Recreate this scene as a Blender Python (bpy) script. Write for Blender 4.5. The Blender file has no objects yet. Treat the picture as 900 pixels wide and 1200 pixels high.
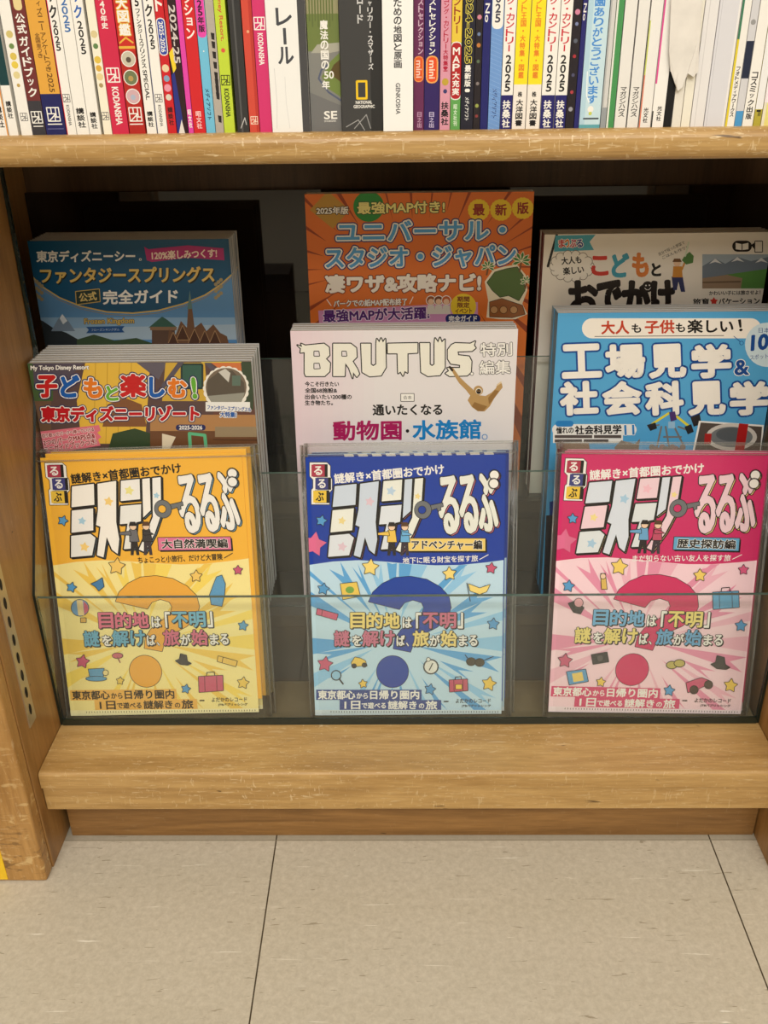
import bpy, bmesh, math, random
from mathutils import Vector, Matrix
random.seed(7)
D = bpy.data
S = bpy.context.scene
COL = S.collection
R_ = math.radians

# ------------------------------------------------------------------ camera
CAM = Vector((0.00843, -0.6796, 0.7498))
ROT = Matrix(((0.99986214, 0.0064564, 0.01529742), (0.01059656, 0.46117093, -0.88724804), (-0.01278315, 0.88728782, 0.46103894)))
FPX = 1091.9                       # focal length in pixels of the 900x1200 frame
cd = D.cameras.new('camera'); cd.sensor_fit = 'VERTICAL'; cd.sensor_height = 36; cd.lens = FPX / 1200 * 36
cd.clip_start = 0.02
cam = D.objects.new('camera', cd); COL.objects.link(cam)
cam.matrix_world = Matrix.Translation(CAM) @ ROT.to_4x4()
S.camera = cam
# ------------------------------------------------------------------ world, lights, exposure
w = D.worlds.new('room_light'); S.world = w; w.use_nodes = True
w.node_tree.nodes['Background'].inputs[0].default_value = (1.0, 0.93, 0.82, 1)
w.node_tree.nodes['Background'].inputs[1].default_value = 0.05


def lamp(name, loc, sx, sy, power, aim, col=(1.0, 0.955, 0.88)):
    l = D.lights.new(name, 'AREA'); l.shape = 'RECTANGLE'; l.size = sx; l.size_y = sy; l.energy = power; l.color = col
    o = D.objects.new(name, l); COL.objects.link(o); o.location = loc
    o.rotation_euler = (Vector(aim) - Vector(loc)).to_track_quat('-Z', 'Y').to_euler()
    return o


lamp('ceiling_lamp', (0.1, -0.85, 2.6), 2.4, 0.4, 16, (0.1, -0.85, 0))
lamp('ceiling_lamp', (0.1, -2.3, 2.6), 2.6, 0.5, 62, (0.1, -1.5, 0))
lamp('ceiling_lamp', (0.1, -3.6, 2.6), 2.6, 0.5, 42, (0.1, -1.2, 0))
vs = S.view_settings
vs.view_transform = 'Standard'; vs.look = 'None'; vs.gamma = 1; vs.use_curve_mapping = False; vs.exposure = 0.0
S.cycles.transparent_max_bounces = 40
S.cycles.max_bounces = 8


# ------------------------------------------------------------------ pixel measurement -> point in the place
def ray(px, py):
    return (ROT @ Vector((px - 450, -(py - 600), -FPX))).normalized()


def on_y(px, py, Y):
    d = ray(px, py); return CAM + d * ((Y - CAM.y) / d.y)


# ------------------------------------------------------------------ colours and materials
def lin(c):
    return tuple(((v / 255) / 12.92 if v / 255 <= .04045 else ((v / 255 + .055) / 1.055) ** 2.4) for v in c)


def mat(name):
    m = D.materials.new(name); m.use_nodes = True
    nt = m.node_tree; return m, nt, nt.nodes['Principled BSDF'], nt.nodes, nt.links


def ramp(N, stops, interp='LINEAR'):
    r = N.new('ShaderNodeValToRGB'); r.color_ramp.interpolation = interp
    e = r.color_ramp.elements
    while len(e) < len(stops): e.new(.5)
    for i, (p, c) in enumerate(stops):
        e[i].position = p; e[i].color = (*c, 1)
    return r


def coords(N, L, scale, rot=(0, 0, 0)):
    t = N.new('ShaderNodeTexCoord'); mp = N.new('ShaderNodeMapping')
    mp.inputs['Scale'].default_value = scale; mp.inputs['Rotation'].default_value = rot
    L.new(t.outputs['Object'], mp.inputs[0]); return mp


def noise(N, L, mp, sc, det=4, dist=0.0, rough=.55):
    n = N.new('ShaderNodeTexNoise'); n.inputs['Scale'].default_value = sc; n.inputs['Detail'].default_value = det
    n.inputs['Distortion'].default_value = dist; n.inputs['Roughness'].default_value = rough
    L.new(mp.outputs[0], n.inputs['Vector']); return n


def mix(N, L, fac, a, b, blend='MIX'):
    m = N.new('ShaderNodeMix'); m.data_type = 'RGBA'; m.blend_type = blend
    for s, v in ((m.inputs[0], fac), (m.inputs[6], a), (m.inputs[7], b)):
        if hasattr(v, 'links') or hasattr(v, 'is_linked'): L.new(v, s)
        elif isinstance(v, tuple): s.default_value = (*v, 1)
        else: s.default_value = v
    return m.outputs[2]


def wood(name, light, dark, grain='x', wear=.5, rough=.42, worn=(222, 200, 160)):
    m, nt, B, N, L = mat(name)
    sc = {'x': (1.2, 14, 14), 'z': (14, 14, 1.2)}[grain]
    mp = coords(N, L, sc)
    g = noise(N, L, mp, 3.2, 6, 1.1)
    f = noise(N, L, coords(N, L, tuple(v * 9 for v in sc)), 3, 3, .2)
    r = ramp(N, [(.3, lin(dark)), (.68, lin(light))]); L.new(g.outputs[0], r.inputs[0])
    r2 = ramp(N, [(.35, (.72, .68, .6)), (.6, (1, 1, 1))]); L.new(f.outputs[0], r2.inputs[0])
    c = mix(N, L, .55, r.outputs[0], r2.outputs[0], 'MULTIPLY')
    # knocks and scratches: pale, short, in several directions, gathered in patches
    pn = noise(N, L, coords(N, L, (7, 16, 16)), 1, 3, .5); pr_ = ramp(N, [(.42, (.4, .4, .4)), (.62, (1, 1, 1))]); L.new(pn.outputs[0], pr_.inputs[0])
    for k, (rot, st) in enumerate((((0, .5, .35), (40, 230, 230)), ((.3, -.7, -.5), (210, 210, 50)), ((0, .2, 0), (30, 190, 280)))):
        s = noise(N, L, coords(N, L, st, rot), 1.7, 3, .7)
        rr = ramp(N, [(.66 - .05 * wear, (0, 0, 0)), (.72 - .05 * wear, (wear, wear, wear))]); L.new(s.outputs[0], rr.inputs[0])
        mm = mix(N, L, 1.0, rr.outputs[0], pr_.outputs[0], 'MULTIPLY')
        c = mix(N, L, mm, c, lin(worn))
    s = noise(N, L, coords(N, L, (25, 90, 120), (0, .15, .2)), 1.1, 2, .4)
    rr = ramp(N, [(.74, (0, 0, 0)), (.78, (.8, .8, .8))]); L.new(s.outputs[0], rr.inputs[0])
    c = mix(N, L, rr.outputs[0], c, lin((70, 48, 22)))
    L.new(c, B.inputs['Base Color'])
    B.inputs['Roughness'].default_value = rough
    bp = N.new('ShaderNodeBump'); bp.inputs['Strength'].default_value = .12; bp.inputs['Distance'].default_value = .001
    L.new(f.outputs[0], bp.inputs['Height']); L.new(bp.outputs[0], B.inputs['Normal'])
    return m


def plain(name, c, rough=.5, metal=0.0, spec=.5, var=.06):
    m, nt, B, N, L = mat(name)
    n = noise(N, L, coords(N, L, (40, 40, 40)), 2, 3)
    r = ramp(N, [(.3, tuple(v * (1 - var) for v in lin(c))), (.7, tuple(min(1, v * (1 + var)) for v in lin(c)))])
    L.new(n.outputs[0], r.inputs[0]); L.new(r.outputs[0], B.inputs['Base Color'])
    B.inputs['Roughness'].default_value = rough; B.inputs['Metallic'].default_value = metal
    B.inputs['Specular IOR Level'].default_value = spec
    return m


def printed(name, rough, spec=.4):
    m, nt, B, N, L = mat(name)
    a = N.new('ShaderNodeAttribute'); a.attribute_name = 'ink'
    L.new(a.outputs['Color'], B.inputs['Base Color'])
    B.inputs['Roughness'].default_value = rough; B.inputs['Specular IOR Level'].default_value = spec
    return m


def thin_clear(name, tint, rough, ior, haze, hazec=(.8, .82, .78), bump=0.0):
    m = D.materials.new(name); m.use_nodes = True; nt = m.node_tree; N = nt.nodes; L = nt.links
    N.remove(N['Principled BSDF']); out = N['Material Output']
    tr = N.new('ShaderNodeBsdfTransparent'); tr.inputs[0].default_value = (*tint, 1)
    gl = N.new('ShaderNodeBsdfGlossy'); gl.inputs['Roughness'].default_value = rough
    fr = N.new('ShaderNodeLayerWeight'); fr.inputs[0].default_value = .5
    pw = N.new('ShaderNodeMath'); pw.operation = 'POWER'; pw.inputs[1].default_value = 5; L.new(fr.outputs['Facing'], pw.inputs[0])
    f0 = ((ior - 1) / (ior + 1)) ** 2
    ma = N.new('ShaderNodeMath'); ma.operation = 'MULTIPLY_ADD'; ma.inputs[1].default_value = 1 - f0; ma.inputs[2].default_value = f0; L.new(pw.outputs[0], ma.inputs[0])
    df = N.new('ShaderNodeBsdfDiffuse'); df.inputs[0].default_value = (*hazec, 1)
    m1 = N.new('ShaderNodeMixShader'); m1.inputs[0].default_value = haze
    L.new(tr.outputs[0], m1.inputs[1]); L.new(df.outputs[0], m1.inputs[2])
    m2 = N.new('ShaderNodeMixShader'); L.new(ma.outputs[0], m2.inputs[0])
    L.new(m1.outputs[0], m2.inputs[1]); L.new(gl.outputs[0], m2.inputs[2])
    if bump:
        n = noise(N, L, coords(N, L, (30, 30, 12)), 1.5, 2, .8)
        b = N.new('ShaderNodeBump'); b.inputs['Strength'].default_value = bump; b.inputs['Distance'].default_value = .002
        L.new(n.outputs[0], b.inputs['Height']); L.new(b.outputs[0], gl.inputs['Normal']); L.new(b.outputs[0], fr.inputs['Normal'])
    L.new(m2.outputs[0], out.inputs[0]); return m


M_SHELF = wood('worn_oak_shelf', (198, 163, 106), (168, 130, 74), 'x', .8, .38)
M_BENCH = wood('worn_oak_bench', (200, 163, 104), (172, 134, 78), 'x', .6, .4)
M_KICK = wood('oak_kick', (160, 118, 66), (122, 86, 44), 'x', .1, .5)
M_POST = wood('oak_upright', (172, 128, 72), (144, 103, 52), 'z', .15, .42)
M_LIP = wood('oak_lipping', (190, 146, 86), (164, 120, 62), 'z', .35, .45)
nt_ = M_LIP.node_tree; N_ = nt_.nodes; L_ = nt_.links; B_in = N_['Principled BSDF'].inputs['Base Color']
cur = B_in.links[0].from_socket
tc = coords(N_, L_, (1, 1, 1)); sx = N_.new('ShaderNodeSeparateXYZ'); L_.new(tc.outputs[0], sx.inputs[0])
for (z0, z1), st, th_, cc in (((.26, .06), (24, 90, 60), .58, (216, 186, 132)), ((.16, .0), (30, 60, 120), .60, (84, 60, 34))):
    mr = N_.new('ShaderNodeMapRange'); mr.inputs[1].default_value = z0; mr.inputs[2].default_value = z1; L_.new(sx.outputs[2], mr.inputs[0])
    nn = noise(N_, L_, coords(N_, L_, st), 1.4, 4, .8)
    rr_ = ramp(N_, [(th_, (0, 0, 0)), (th_ + .06, (.75, .75, .75))]); L_.new(nn.outputs[0], rr_.inputs[0])
    mk = mix(N_, L_, 1.0, rr_.outputs[0], mr.outputs[0], 'MULTIPLY')
    cur = mix(N_, L_, mk, cur, lin(cc))
L_.new(cur, B_in)
M_BACK = wood('oak_back', (92, 66, 38), (72, 50, 28), 'z', .05, .5)
M_MIRROR = plain('dark_glossy_panel', (34, 24, 17), .04, 0, .45)
M_STEP = plain('dark_laminate', (58, 52, 42), .25)
M_STEEL = plain('slotted_steel', (190, 176, 150), .35, .7)
M_HOLE = plain('slot_shadow', (14, 12, 10), .8)
M_INK = printed('printed_gloss_paper', .34, .35)
M_SPINE = printed('printed_spine_paper', .45, .3)
M_GLASS = thin_clear('clear_glass', (.972, .988, .978), 0.0, 1.45, .016)
M_GEDGE = plain('glass_edge_green', (16, 34, 30), .12, 0, .7)
M_GTOP = plain('glass_top_edge_green', (84, 104, 94), .15, 0, .7)
M_SLEEVE = thin_clear('clear_sleeve_film', (.985, .985, .98), .1, 1.42, .012, bump=.35)
M_SEAM = thin_clear('sleeve_seam_film', (.9, .9, .88), .15, 1.5, .12)
M_YEL = plain('yellow_vinyl', (240, 196, 30), .4)

# page edges: fine leaf lines
m, nt, B, N, L = mat('page_edges')
n = noise(N, L, coords(N, L, (3, 2600, 3)), 1.0, 2)
r = ramp(N, [(.3, lin((150, 142, 130))), (.7, lin((226, 220, 206)))]); L.new(n.outputs[0], r.inputs[0])
L.new(r.outputs[0], B.inputs['Base Color']); B.inputs['Roughness'].default_value = .7
M_PAGE = m

# floor: vinyl tiles with joints, pale scuffs and dark scratches
m, nt, B, N, L = mat('vinyl_tile_floor')
mp = coords(N, L, (1, 1, 1))
n1 = noise(N, L, mp, 160, 8, .3, .75); r1 = ramp(N, [(.32, lin((184, 175, 157))), (.66, lin((206, 198, 181)))]); L.new(n1.outputs[0], r1.inputs[0])
n2 = noise(N, L, coords(N, L, (2, 8, 1)), 3, 4, .4); r2 = ramp(N, [(.35, (.965, .965, .955)), (.65, (1, 1, 1))]); L.new(n2.outputs[0], r2.inputs[0])
c = mix(N, L, 1.0, r1.outputs[0], r2.outputs[0], 'MULTIPLY')
n3 = noise(N, L, coords(N, L, (13, 240, 1), (0, 0, .03)), 1, 5, .6); r3 = ramp(N, [(.665, (0, 0, 0)), (.71, (.9, .9, .9))]); L.new(n3.outputs[0], r3.inputs[0])
c = mix(N, L, r3.outputs[0], c, lin((236, 232, 220)))
for rot, st in ((.5, (36, 240, 1)), (-.35, (44, 280, 1)), (1.2, (30, 220, 1))):
    s = noise(N, L, coords(N, L, st, (0, 0, rot)), 1, 2, .8); rr = ramp(N, [(.708, (0, 0, 0)), (.74, (.6, .6, .6))]); L.new(s.outputs[0], rr.inputs[0])
    c = mix(N, L, rr.outputs[0], c, lin((128, 116, 92)))
sep = N.new('ShaderNodeSeparateXYZ'); L.new(mp.outputs[0], sep.inputs[0])


def mth(op, a, b=0.0, c2=None):
    q = N.new('ShaderNodeMath'); q.operation = op
    for i, v in enumerate((a, b) if c2 is None else (a, b, c2)):
        if isinstance(v, (int, float)): q.inputs[i].default_value = v
        else: L.new(v, q.inputs[i])
    return q.outputs[0]


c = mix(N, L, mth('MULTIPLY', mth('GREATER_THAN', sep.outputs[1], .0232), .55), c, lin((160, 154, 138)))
jx = mth('LESS_THAN', mth('ABSOLUTE', mth('WRAP', mth('ADD', sep.outputs[0], .121), .225, -.225)), .0007)
jy = mth('LESS_THAN', mth('ABSOLUTE', mth('WRAP', mth('SUBTRACT', sep.outputs[1], .023), .225, -.225)), .0005)
c = mix(N, L, jx, c, lin((70, 60, 44)))
c = mix(N, L, jy, c, lin((140, 134, 116)))
L.new(c, B.inputs['Base Color']); B.inputs['Roughness'].default_value = .33
B.inputs['Specular IOR Level'].default_value = .35
M_FLOOR = m


# ------------------------------------------------------------------ object helpers
def link(name, me, parent=None):
    o = D.objects.new(name, me); COL.objects.link(o)
    if parent: o.parent = parent
    return o


def tag(o, label, cat, group=None):
    o['label'] = label; o['category'] = cat
    if group: o['group'] = group
    return o


def thing(name, label, cat, group=None, mw=None):
    o = D.objects.new(name, None); COL.objects.link(o); o.empty_display_size = .02
    if mw is not None: o.matrix_world = mw
    return tag(o, label, cat, group)


def structure(o):
    o['kind'] = 'structure'; return o


def box_into(bm, lo, hi, mi=0):
    v = [bm.verts.new((x, y, z)) for x in (lo[0], hi[0]) for y in (lo[1], hi[1]) for z in (lo[2], hi[2])]
    fs = []
    for idx in ((0, 1, 3, 2), (4, 6, 7, 5), (0, 4, 5, 1), (2, 3, 7, 6), (0, 2, 6, 4), (1, 5, 7, 3)):
        f = bm.faces.new([v[i] for i in idx]); f.material_index = mi; fs.append(f)
    return fs


def mesh_of(bm, name, mats, smooth=False):
    bm.normal_update()
    me = D.meshes.new(name); bm.to_mesh(me); bm.free()
    for mm in mats: me.materials.append(mm)
    if smooth:
        for p in me.polygons: p.use_smooth = True
    return me


def box(name, lo, hi, m, parent=None, bevel=0.0, seg=2):
    bm = bmesh.new(); box_into(bm, lo, hi)
    if bevel: bmesh.ops.bevel(bm, geom=bm.edges[:], offset=bevel, segments=seg, affect='EDGES', profile=.5)
    return link(name, mesh_of(bm, name, [m]), parent)


def extrude_profile(name, pts, x0, x1, m, parent=None):
    """profile in (y, z), swept along x"""
    bm = bmesh.new()
    a = [bm.verts.new((x0, y, z)) for y, z in pts]; b = [bm.verts.new((x1, y, z)) for y, z in pts]
    k = len(pts)
    bm.faces.new(a); bm.faces.new(b[::-1])
    for i in range(k): bm.faces.new((a[i], b[i], b[(i + 1) % k], a[(i + 1) % k]))
    bmesh.ops.recalc_face_normals(bm, faces=bm.faces[:])
    return link(name, mesh_of(bm, name, [m]), parent)


def arc(cx, cy, r, a0, a1, n=6):
    return [(cx + r * math.cos(R_(a0 + (a1 - a0) * i / n)), cy + r * math.sin(R_(a0 + (a1 - a0) * i / n))) for i in range(n + 1)]


def pane(name, lo, hi, parent):
    """a glass sheet standing in x-z: clear faces, green edges"""
    bm = bmesh.new(); fs = box_into(bm, lo, hi)
    for f in fs:
        f.normal_update()
        if abs(f.normal.y) < .5: f.material_index = 2 if f.normal.z > .5 else 1
    return link(name, mesh_of(bm, name, [M_GLASS, M_GEDGE, M_GTOP]), parent)


# ================================================================== SETTING AND BOOKCASE
XL, XR = -.3426, .3761
Z1, Z2, Z3 = .0649, .0944, .1134
ZB, ZT, YS, YB = .6645, .6855, .016, .0275
structure(box('floor', (-2.5, -4.2, -.02), (2.5, .6, 0), M_FLOOR))
M_WALL = plain('shop_wall_paint', (196, 188, 172), .8); M_CEIL = plain('ceiling_board', (226, 222, 212), .85)
structure(box('ceiling', (-2.5, -4.2, 2.70), (2.5, .6, 2.72), M_CEIL))
structure(box('wall_back', (-2.5, .5, 0), (2.5, .6, 2.70), M_WALL))
structure(box('wall_front', (-2.5, -4.2, 0), (2.5, -4.1, 2.70), M_WALL))
structure(box('wall_left', (-2.5, -4.1, 0), (-2.4, .5, 2.70), M_WALL))
structure(box('wall_right', (2.4, -4.1, 0), (2.5, .5, 2.70), M_WALL))

bc = thing('bookcase', 'worn oak shop bookcase with low bench ledge and rounded upper shelf', 'bookcase', mw=Matrix.Translation((0, .17, 0)))


def case(o):
    o.parent = bc; o.matrix_parent_inverse = bc.matrix_world.inverted(); return o


for s, x0, x1 in ((-1, XL - .06, XL), (1, XR, XR + .06)):
    u = case(box('upright', (x0, -.012, 0), (x1, .186, 1.25), M_POST, None, .001))
    lp = box('edge_lipping', (x0, -.030, 0), (x1 - .0006 if s < 0 else x1, -.012, 1.25), M_LIP, None, .003, 3); lp.parent = u
    if s > 0: lp.location.x = .0006
    xs = XL if s < 0 else XR
    ck = box('rear_cheek', (x0, .1862, 0) if s < 0 else (x1 - .010, .1862, 0), (x0 + .010, .40, 1.25) if s < 0 else (x1, .40, 1.25), M_POST); ck.parent = u
    for y0 in (.006,):
        bm = bmesh.new()
        a, b = (xs, xs + .0012) if s < 0 else (xs - .0012, xs)
        box_into(bm, (a, y0, .165), (b, y0 + .016, .64))
        z = .1815
        xx = b if s < 0 else a
        while z < .63:
            pts = [(y0 + .008 + .0027 * math.cos(t), z + .0062 * math.sin(t)) for t in [i * math.pi / 8 for i in range(16)]]
            vv = [bm.verts.new((xx - s * .0002, y, zz)) for y, zz in pts]
            f = bm.faces.new(vv if s < 0 else vv[::-1]); f.material_index = 1
            z += .0198
        st = link('slotted_strip', mesh_of(bm, 'slotted_strip', [M_STEEL, M_HOLE]), u)

T = ZT - ZB
prof = [(.39, ZB), (.39, ZT)] + [(y, z) for y, z in arc(YS + .008, ZT - .008, .008, 90, 180)] + arc(YS + .009, ZB + .009, .009, 180, 270)
case(extrude_profile('shelf_board', prof, XL + .0003, XR - .0003, M_SHELF))
prof = [(.138, Z2 + .0002), (.138, Z3)] + arc(.0045, Z3 - .0045, .0045, 90, 180) + [(0, Z2 + .0002)]
case(extrude_profile('bench_top', prof, XL + .0006, XR - .0006, M_BENCH))
case(box('front_rail', (XL + .0006, .0016, Z1), (XR - .0006, .024, Z2), M_BENCH, None, .0012))
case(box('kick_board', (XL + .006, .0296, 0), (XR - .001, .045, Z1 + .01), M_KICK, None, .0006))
case(box('back_board', (XL - .0495, .372, 0), (XR + .0495, .384, 1.2), M_BACK))

rack = thing('display_rack', 'stepped dark magazine rack with three clear glass fronts on the bench ledge', 'rack', mw=Matrix.Translation((0, .1, Z3)))


def rk(o):
    o.parent = rack; o.matrix_parent_inverse = rack.matrix_world.inverted(); return o


GX0, GX1 = XL + .0031, XR - .0031
HX0, HX1 = XL - .049, XR + .049
Y1, Y2, Y3 = .0716, .152, .2275
TOP1, TOP2, TOP3 = .2683, .361, .4535
rk(pane('front_pane', (GX0, Y1, Z3 + .0002), (GX1, Y1 + .004, TOP1), None))
rk(pane('middle_pane', (GX0, Y2, .2045), (GX1, Y2 + .004, TOP2), None))
rk(pane('rear_pane', (GX0, Y3, .295), (GX1, Y3 + .004, TOP3), None))
rk(box('bench_shade_sheet', (GX0, Y1 + .0042, Z3 + .0001), (GX1, .1398, Z3 + .0022), plain('shaded_bench_olive', (112, 100, 74), .3), None))  # added sheet: olive stands in for bench wood shaded and tinted behind glass
rk(box('pane_channel', (GX0, Y1 - .0012, Z3 + .0001), (GX1, Y1, Z3 + .0085), M_GEDGE, None))
rk(box('step', (GX0, .136, .190), (GX1, .2255, .2043), M_STEP, None, .0008))
rk(box('riser', (GX0, .140, Z3 + .0002), (GX1, .148, .190), M_STEP, None))
rk(box('step', (HX0, .2200, .2805), (HX1, .350, .2948), M_STEP, None, .0008))
rk(box('riser', (GX0, .2260, .2043), (GX1, .2340, .2805), M_STEP, None))
rk(box('mirror_panel', (HX0, .364, .2), (HX1, .370, .597), M_MIRROR, None))
for s, x0 in ((-1, XL + .0003), (1, XR - .0029)):
    pts = [(Y1 - .0004, Z3 + .0001), (Y1 - .0004, TOP1 + .004), (.176, .460), (.186, .481), (.186, .655), (.1905, .655), (.1905, Z3 + .0001)]
    bm = bmesh.new()
    a = [bm.verts.new((x0, y, z)) for y, z in pts]; b = [bm.verts.new((x0 + .0026, y, z)) for y, z in pts]
    bm.faces.new(a); bm.faces.new(b[::-1])
    for i in range(len(pts)):
        f = bm.faces.new((a[i], b[i], b[(i + 1) % len(pts)], a[(i + 1) % len(pts)])); f.material_index = 1
    bmesh.ops.recalc_face_normals(bm, faces=bm.faces[:])
    rk(link('side_pane', mesh_of(bm, 'side_pane', [M_GLASS, M_GEDGE])))


# ================================================================== PRINTING
FC = D.curves.new('lettering', 'FONT'); FC.resolution_u = 3
FO = D.objects.new('lettering', FC)
_cache = {}


def glyphs(s):
    if s not in _cache:
        FC.body = s
        me = D.meshes.new_from_object(FO)
        vs_ = [(v.co.x, v.co.y) for v in me.vertices]
        ps = [tuple(p.vertices) for p in me.polygons]
        cnt = {}
        for p in me.polygons:
            for e in p.edge_keys: cnt[e] = cnt.get(e, 0) + 1
        be = [e for e, k in cnt.items() if k == 1]
        D.meshes.remove(me)
        xs = [v[0] for v in vs_]; ys = [v[1] for v in vs_]
        _cache[s] = (vs_, ps, be, min(xs), max(xs), min(ys), max(ys))
    return _cache[s]


STEP = .0000025


class Art:
    """flat inked shapes in a sheet's own (u, v) plane, in thin layers"""

    def __init__(self, tr):
        self.tr = tr; self.V = []; self.F = []; self.C = []; self.k = 1; self.flip = 1

    def _add(self, pts, faces, cols):
        b = len(self.V); d = -self.k * STEP
        self.V += [(u, d, v) for u, v in pts]
        for f in faces: self.F.append(tuple(i + b for i in f))
        self.C += cols

    def raw(self, pts, c):
        self._add(pts, [tuple(range(len(pts)))], [lin(c)]); self.k += 1

    def poly(self, pts, c, out=None, ow=.0006):
        q = [self.tr(*p) for p in pts]
        a = sum(q[i][0] * q[(i + 1) % len(q)][1] - q[(i + 1) % len(q)][0] * q[i][1] for i in range(len(q)))
        if a < 0: q = q[::-1]
        if out:
            ow = max(ow * 1.6, .0006)
            self.stroke(q, [(i, (i + 1) % len(q)) for i in range(len(q))], ow, out)
        self.raw(q, c)

    def line(self, pts, c, wd):
        q = [self.tr(*p) for p in pts]
        self.stroke(q, [(i, i + 1) for i in range(len(q) - 1)], wd, c)

    def stroke(self, q, edges, wd, c):
        """outline bands, a hair higher along their middle so that crossing bands never share a plane"""
        P = []; Fs = []; lo = []
        nb = {}

        def pt(p, low):
            P.append(p); lo.append(low); return len(P) - 1
        for i, j in edges:
            (x0, y0), (x1, y1) = q[i], q[j]
            dx, dy = x1 - x0, y1 - y0; l = math.hypot(dx, dy)
            if l < 1e-9: continue
            nb.setdefault(i, []).append((dx / l, dy / l)); nb.setdefault(j, []).append((-dx / l, -dy / l))
            nx, ny = -dy / l * wd, dx / l * wd
            a_, b_ = pt((x0, y0), 0), pt((x1, y1), 0)
            c_, d_ = pt((x1 + nx, y1 + ny), 1), pt((x0 + nx, y0 + ny), 1)
            e_, f_ = pt((x0 - nx, y0 - ny), 1), pt((x1 - nx, y1 - ny), 1)
            Fs += [(a_, b_, c_, d_), (e_, f_, b_, a_)]
        for i, ds in nb.items():
            if len(ds) == 2 and ds[0][0] * ds[1][0] + ds[0][1] * ds[1][1] < -.96: continue
            k0 = pt(q[i], 0)
            rim = [pt((q[i][0] + wd * math.cos(t * math.pi / 4), q[i][1] + wd * math.sin(t * math.pi / 4)), 1) for t in range(8)]
            Fs += [(k0, rim[t], rim[(t + 1) % 8]) for t in range(8)]
        b = len(self.V); d = -self.k * STEP
        self.V += [(u, d + (.45 * STEP if l_ else 0), v) for (u, v), l_ in zip(P, lo)]
        self.F += [tuple(i + b for i in f) for f in Fs]; self.C += [lin(c)] * len(Fs); self.k += 1

    def text(self, s, a, b, h, c, bold=0.0, outs=(), up=None, shear=0.0):
        """s between pixel points a (left middle) and b (right middle), h pixels tall; outs = [(width_m, colour)] widest first"""
        vs_, ps, be, x0, x1, y0, y1 = glyphs(s)
        A = self.tr(*a); Bp = self.tr(*b)
        mx, my = (a[0] + b[0]) / 2, (a[1] + b[1]) / 2
        dx, dy = b[0] - a[0], b[1] - a[1]; l = math.hypot(dx, dy)
        f_ = self.flip
        t0 = self.tr(mx + f_ * dy / l * h / 2, my - f_ * dx / l * h / 2); t1 = self.tr(mx - f_ * dy / l * h / 2, my + f_ * dx / l * h / 2)
        U = (Bp[0] - A[0], Bp[1] - A[1]); W = (t0[0] - t1[0], t0[1] - t1[1])
        hu = math.hypot(*W); bold = min(bold, (.034 if bold < .00095 else .058) * hu); outs = [(min(wd, .12 * hu), oc) for wd, oc in outs]
        q = []
        for x, y in vs_:
            e = (x - x0) / (x1 - x0); g = (y - y0) / max(y1 - y0, 1e-6) - .5
            if y1 - y0 < .25 * (x1 - x0) and len(s) == 1: pass
            e += shear * g
            q.append((A[0] + U[0] * e + W[0] * g, A[1] + U[1] * e + W[1] * g))
        for wd, oc in outs: self.stroke(q, be, wd + bold, oc)
        if bold:
            self.stroke(q, be, bold, c); self.k -= 1
        self._add(q, ps, [lin(c)] * len(ps)); self.k += 1

    def disc(self, p, r, c, out=None, ow=.0005, n=28, ry=None, lobes=0):
        pts = []
        if lobes: n = lobes * 6
        for i in range(n):
            t = i / n * 2 * math.pi
            rr = 1 + (.05 * abs(math.cos(lobes * t / 2)) if lobes else 0)
            pts.append((p[0] + r * rr * math.cos(t), p[1] + (ry or r) * rr * math.sin(t)))
        self.poly(pts, c, out, ow)

    def star(self, p, r, c, out=(40, 40, 50), rot=0, ow=.0004):
        pts = []
        for i in range(10):
            t = R_(rot - 90 + i * 36); rr = r if i % 2 == 0 else r * .55
            pts.append((p[0] + rr * math.cos(t), p[1] + rr * math.sin(t)))
        self.poly(pts, c, out, ow)

    def rect(self, x0, y0, x1, y1, c, out=None, ow=.0005):
        self.poly([(x0, y0), (x1, y0), (x1, y1), (x0, y1)], c, out, ow)

    def pill(self, x0, y0, x1, y1, c, out=None, ow=.0005):
        r = (y1 - y0) / 2; cy = (y0 + y1) / 2
        pts = [(x1 - r + r * math.cos(R_(t)), cy + r * math.sin(R_(t))) for t in range(-90, 91, 15)]
        pts += [(x0 + r + r * math.cos(R_(t)), cy + r * math.sin(R_(t))) for t in range(90, 271, 15)]
        self.poly(pts, c, out, ow)

    def clip(self, x0, x1, y0, y1):
        """trim everything printed to the sheet"""
        bm = bmesh.new(); lay = bm.loops.layers.float_color.new('ink')
        vv = [bm.verts.new(p) for p in self.V]
        for f, c in zip(self.F, self.C):
            try: fc = bm.faces.new([vv[i] for i in f])
            except ValueError: continue
            for l in fc.loops: l[lay] = (*c, 1)
        for co, no in (((x0, 0, 0), (-1, 0, 0)), ((x1, 0, 0), (1, 0, 0)), ((0, 0, y0), (0, 0, -1)), ((0, 0, y1), (0, 0, 1))):
            bmesh.ops.bisect_plane(bm, geom=bm.verts[:] + bm.edges[:] + bm.faces[:], dist=1e-9, plane_co=co, plane_no=no, clear_outer=True)
        return bm, lay


def ink_box(bm, lay, lo, hi, c):
    for f in box_into(bm, lo, hi):
        for l in f.loops: l[lay] = (*lin(c), 1)


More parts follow.
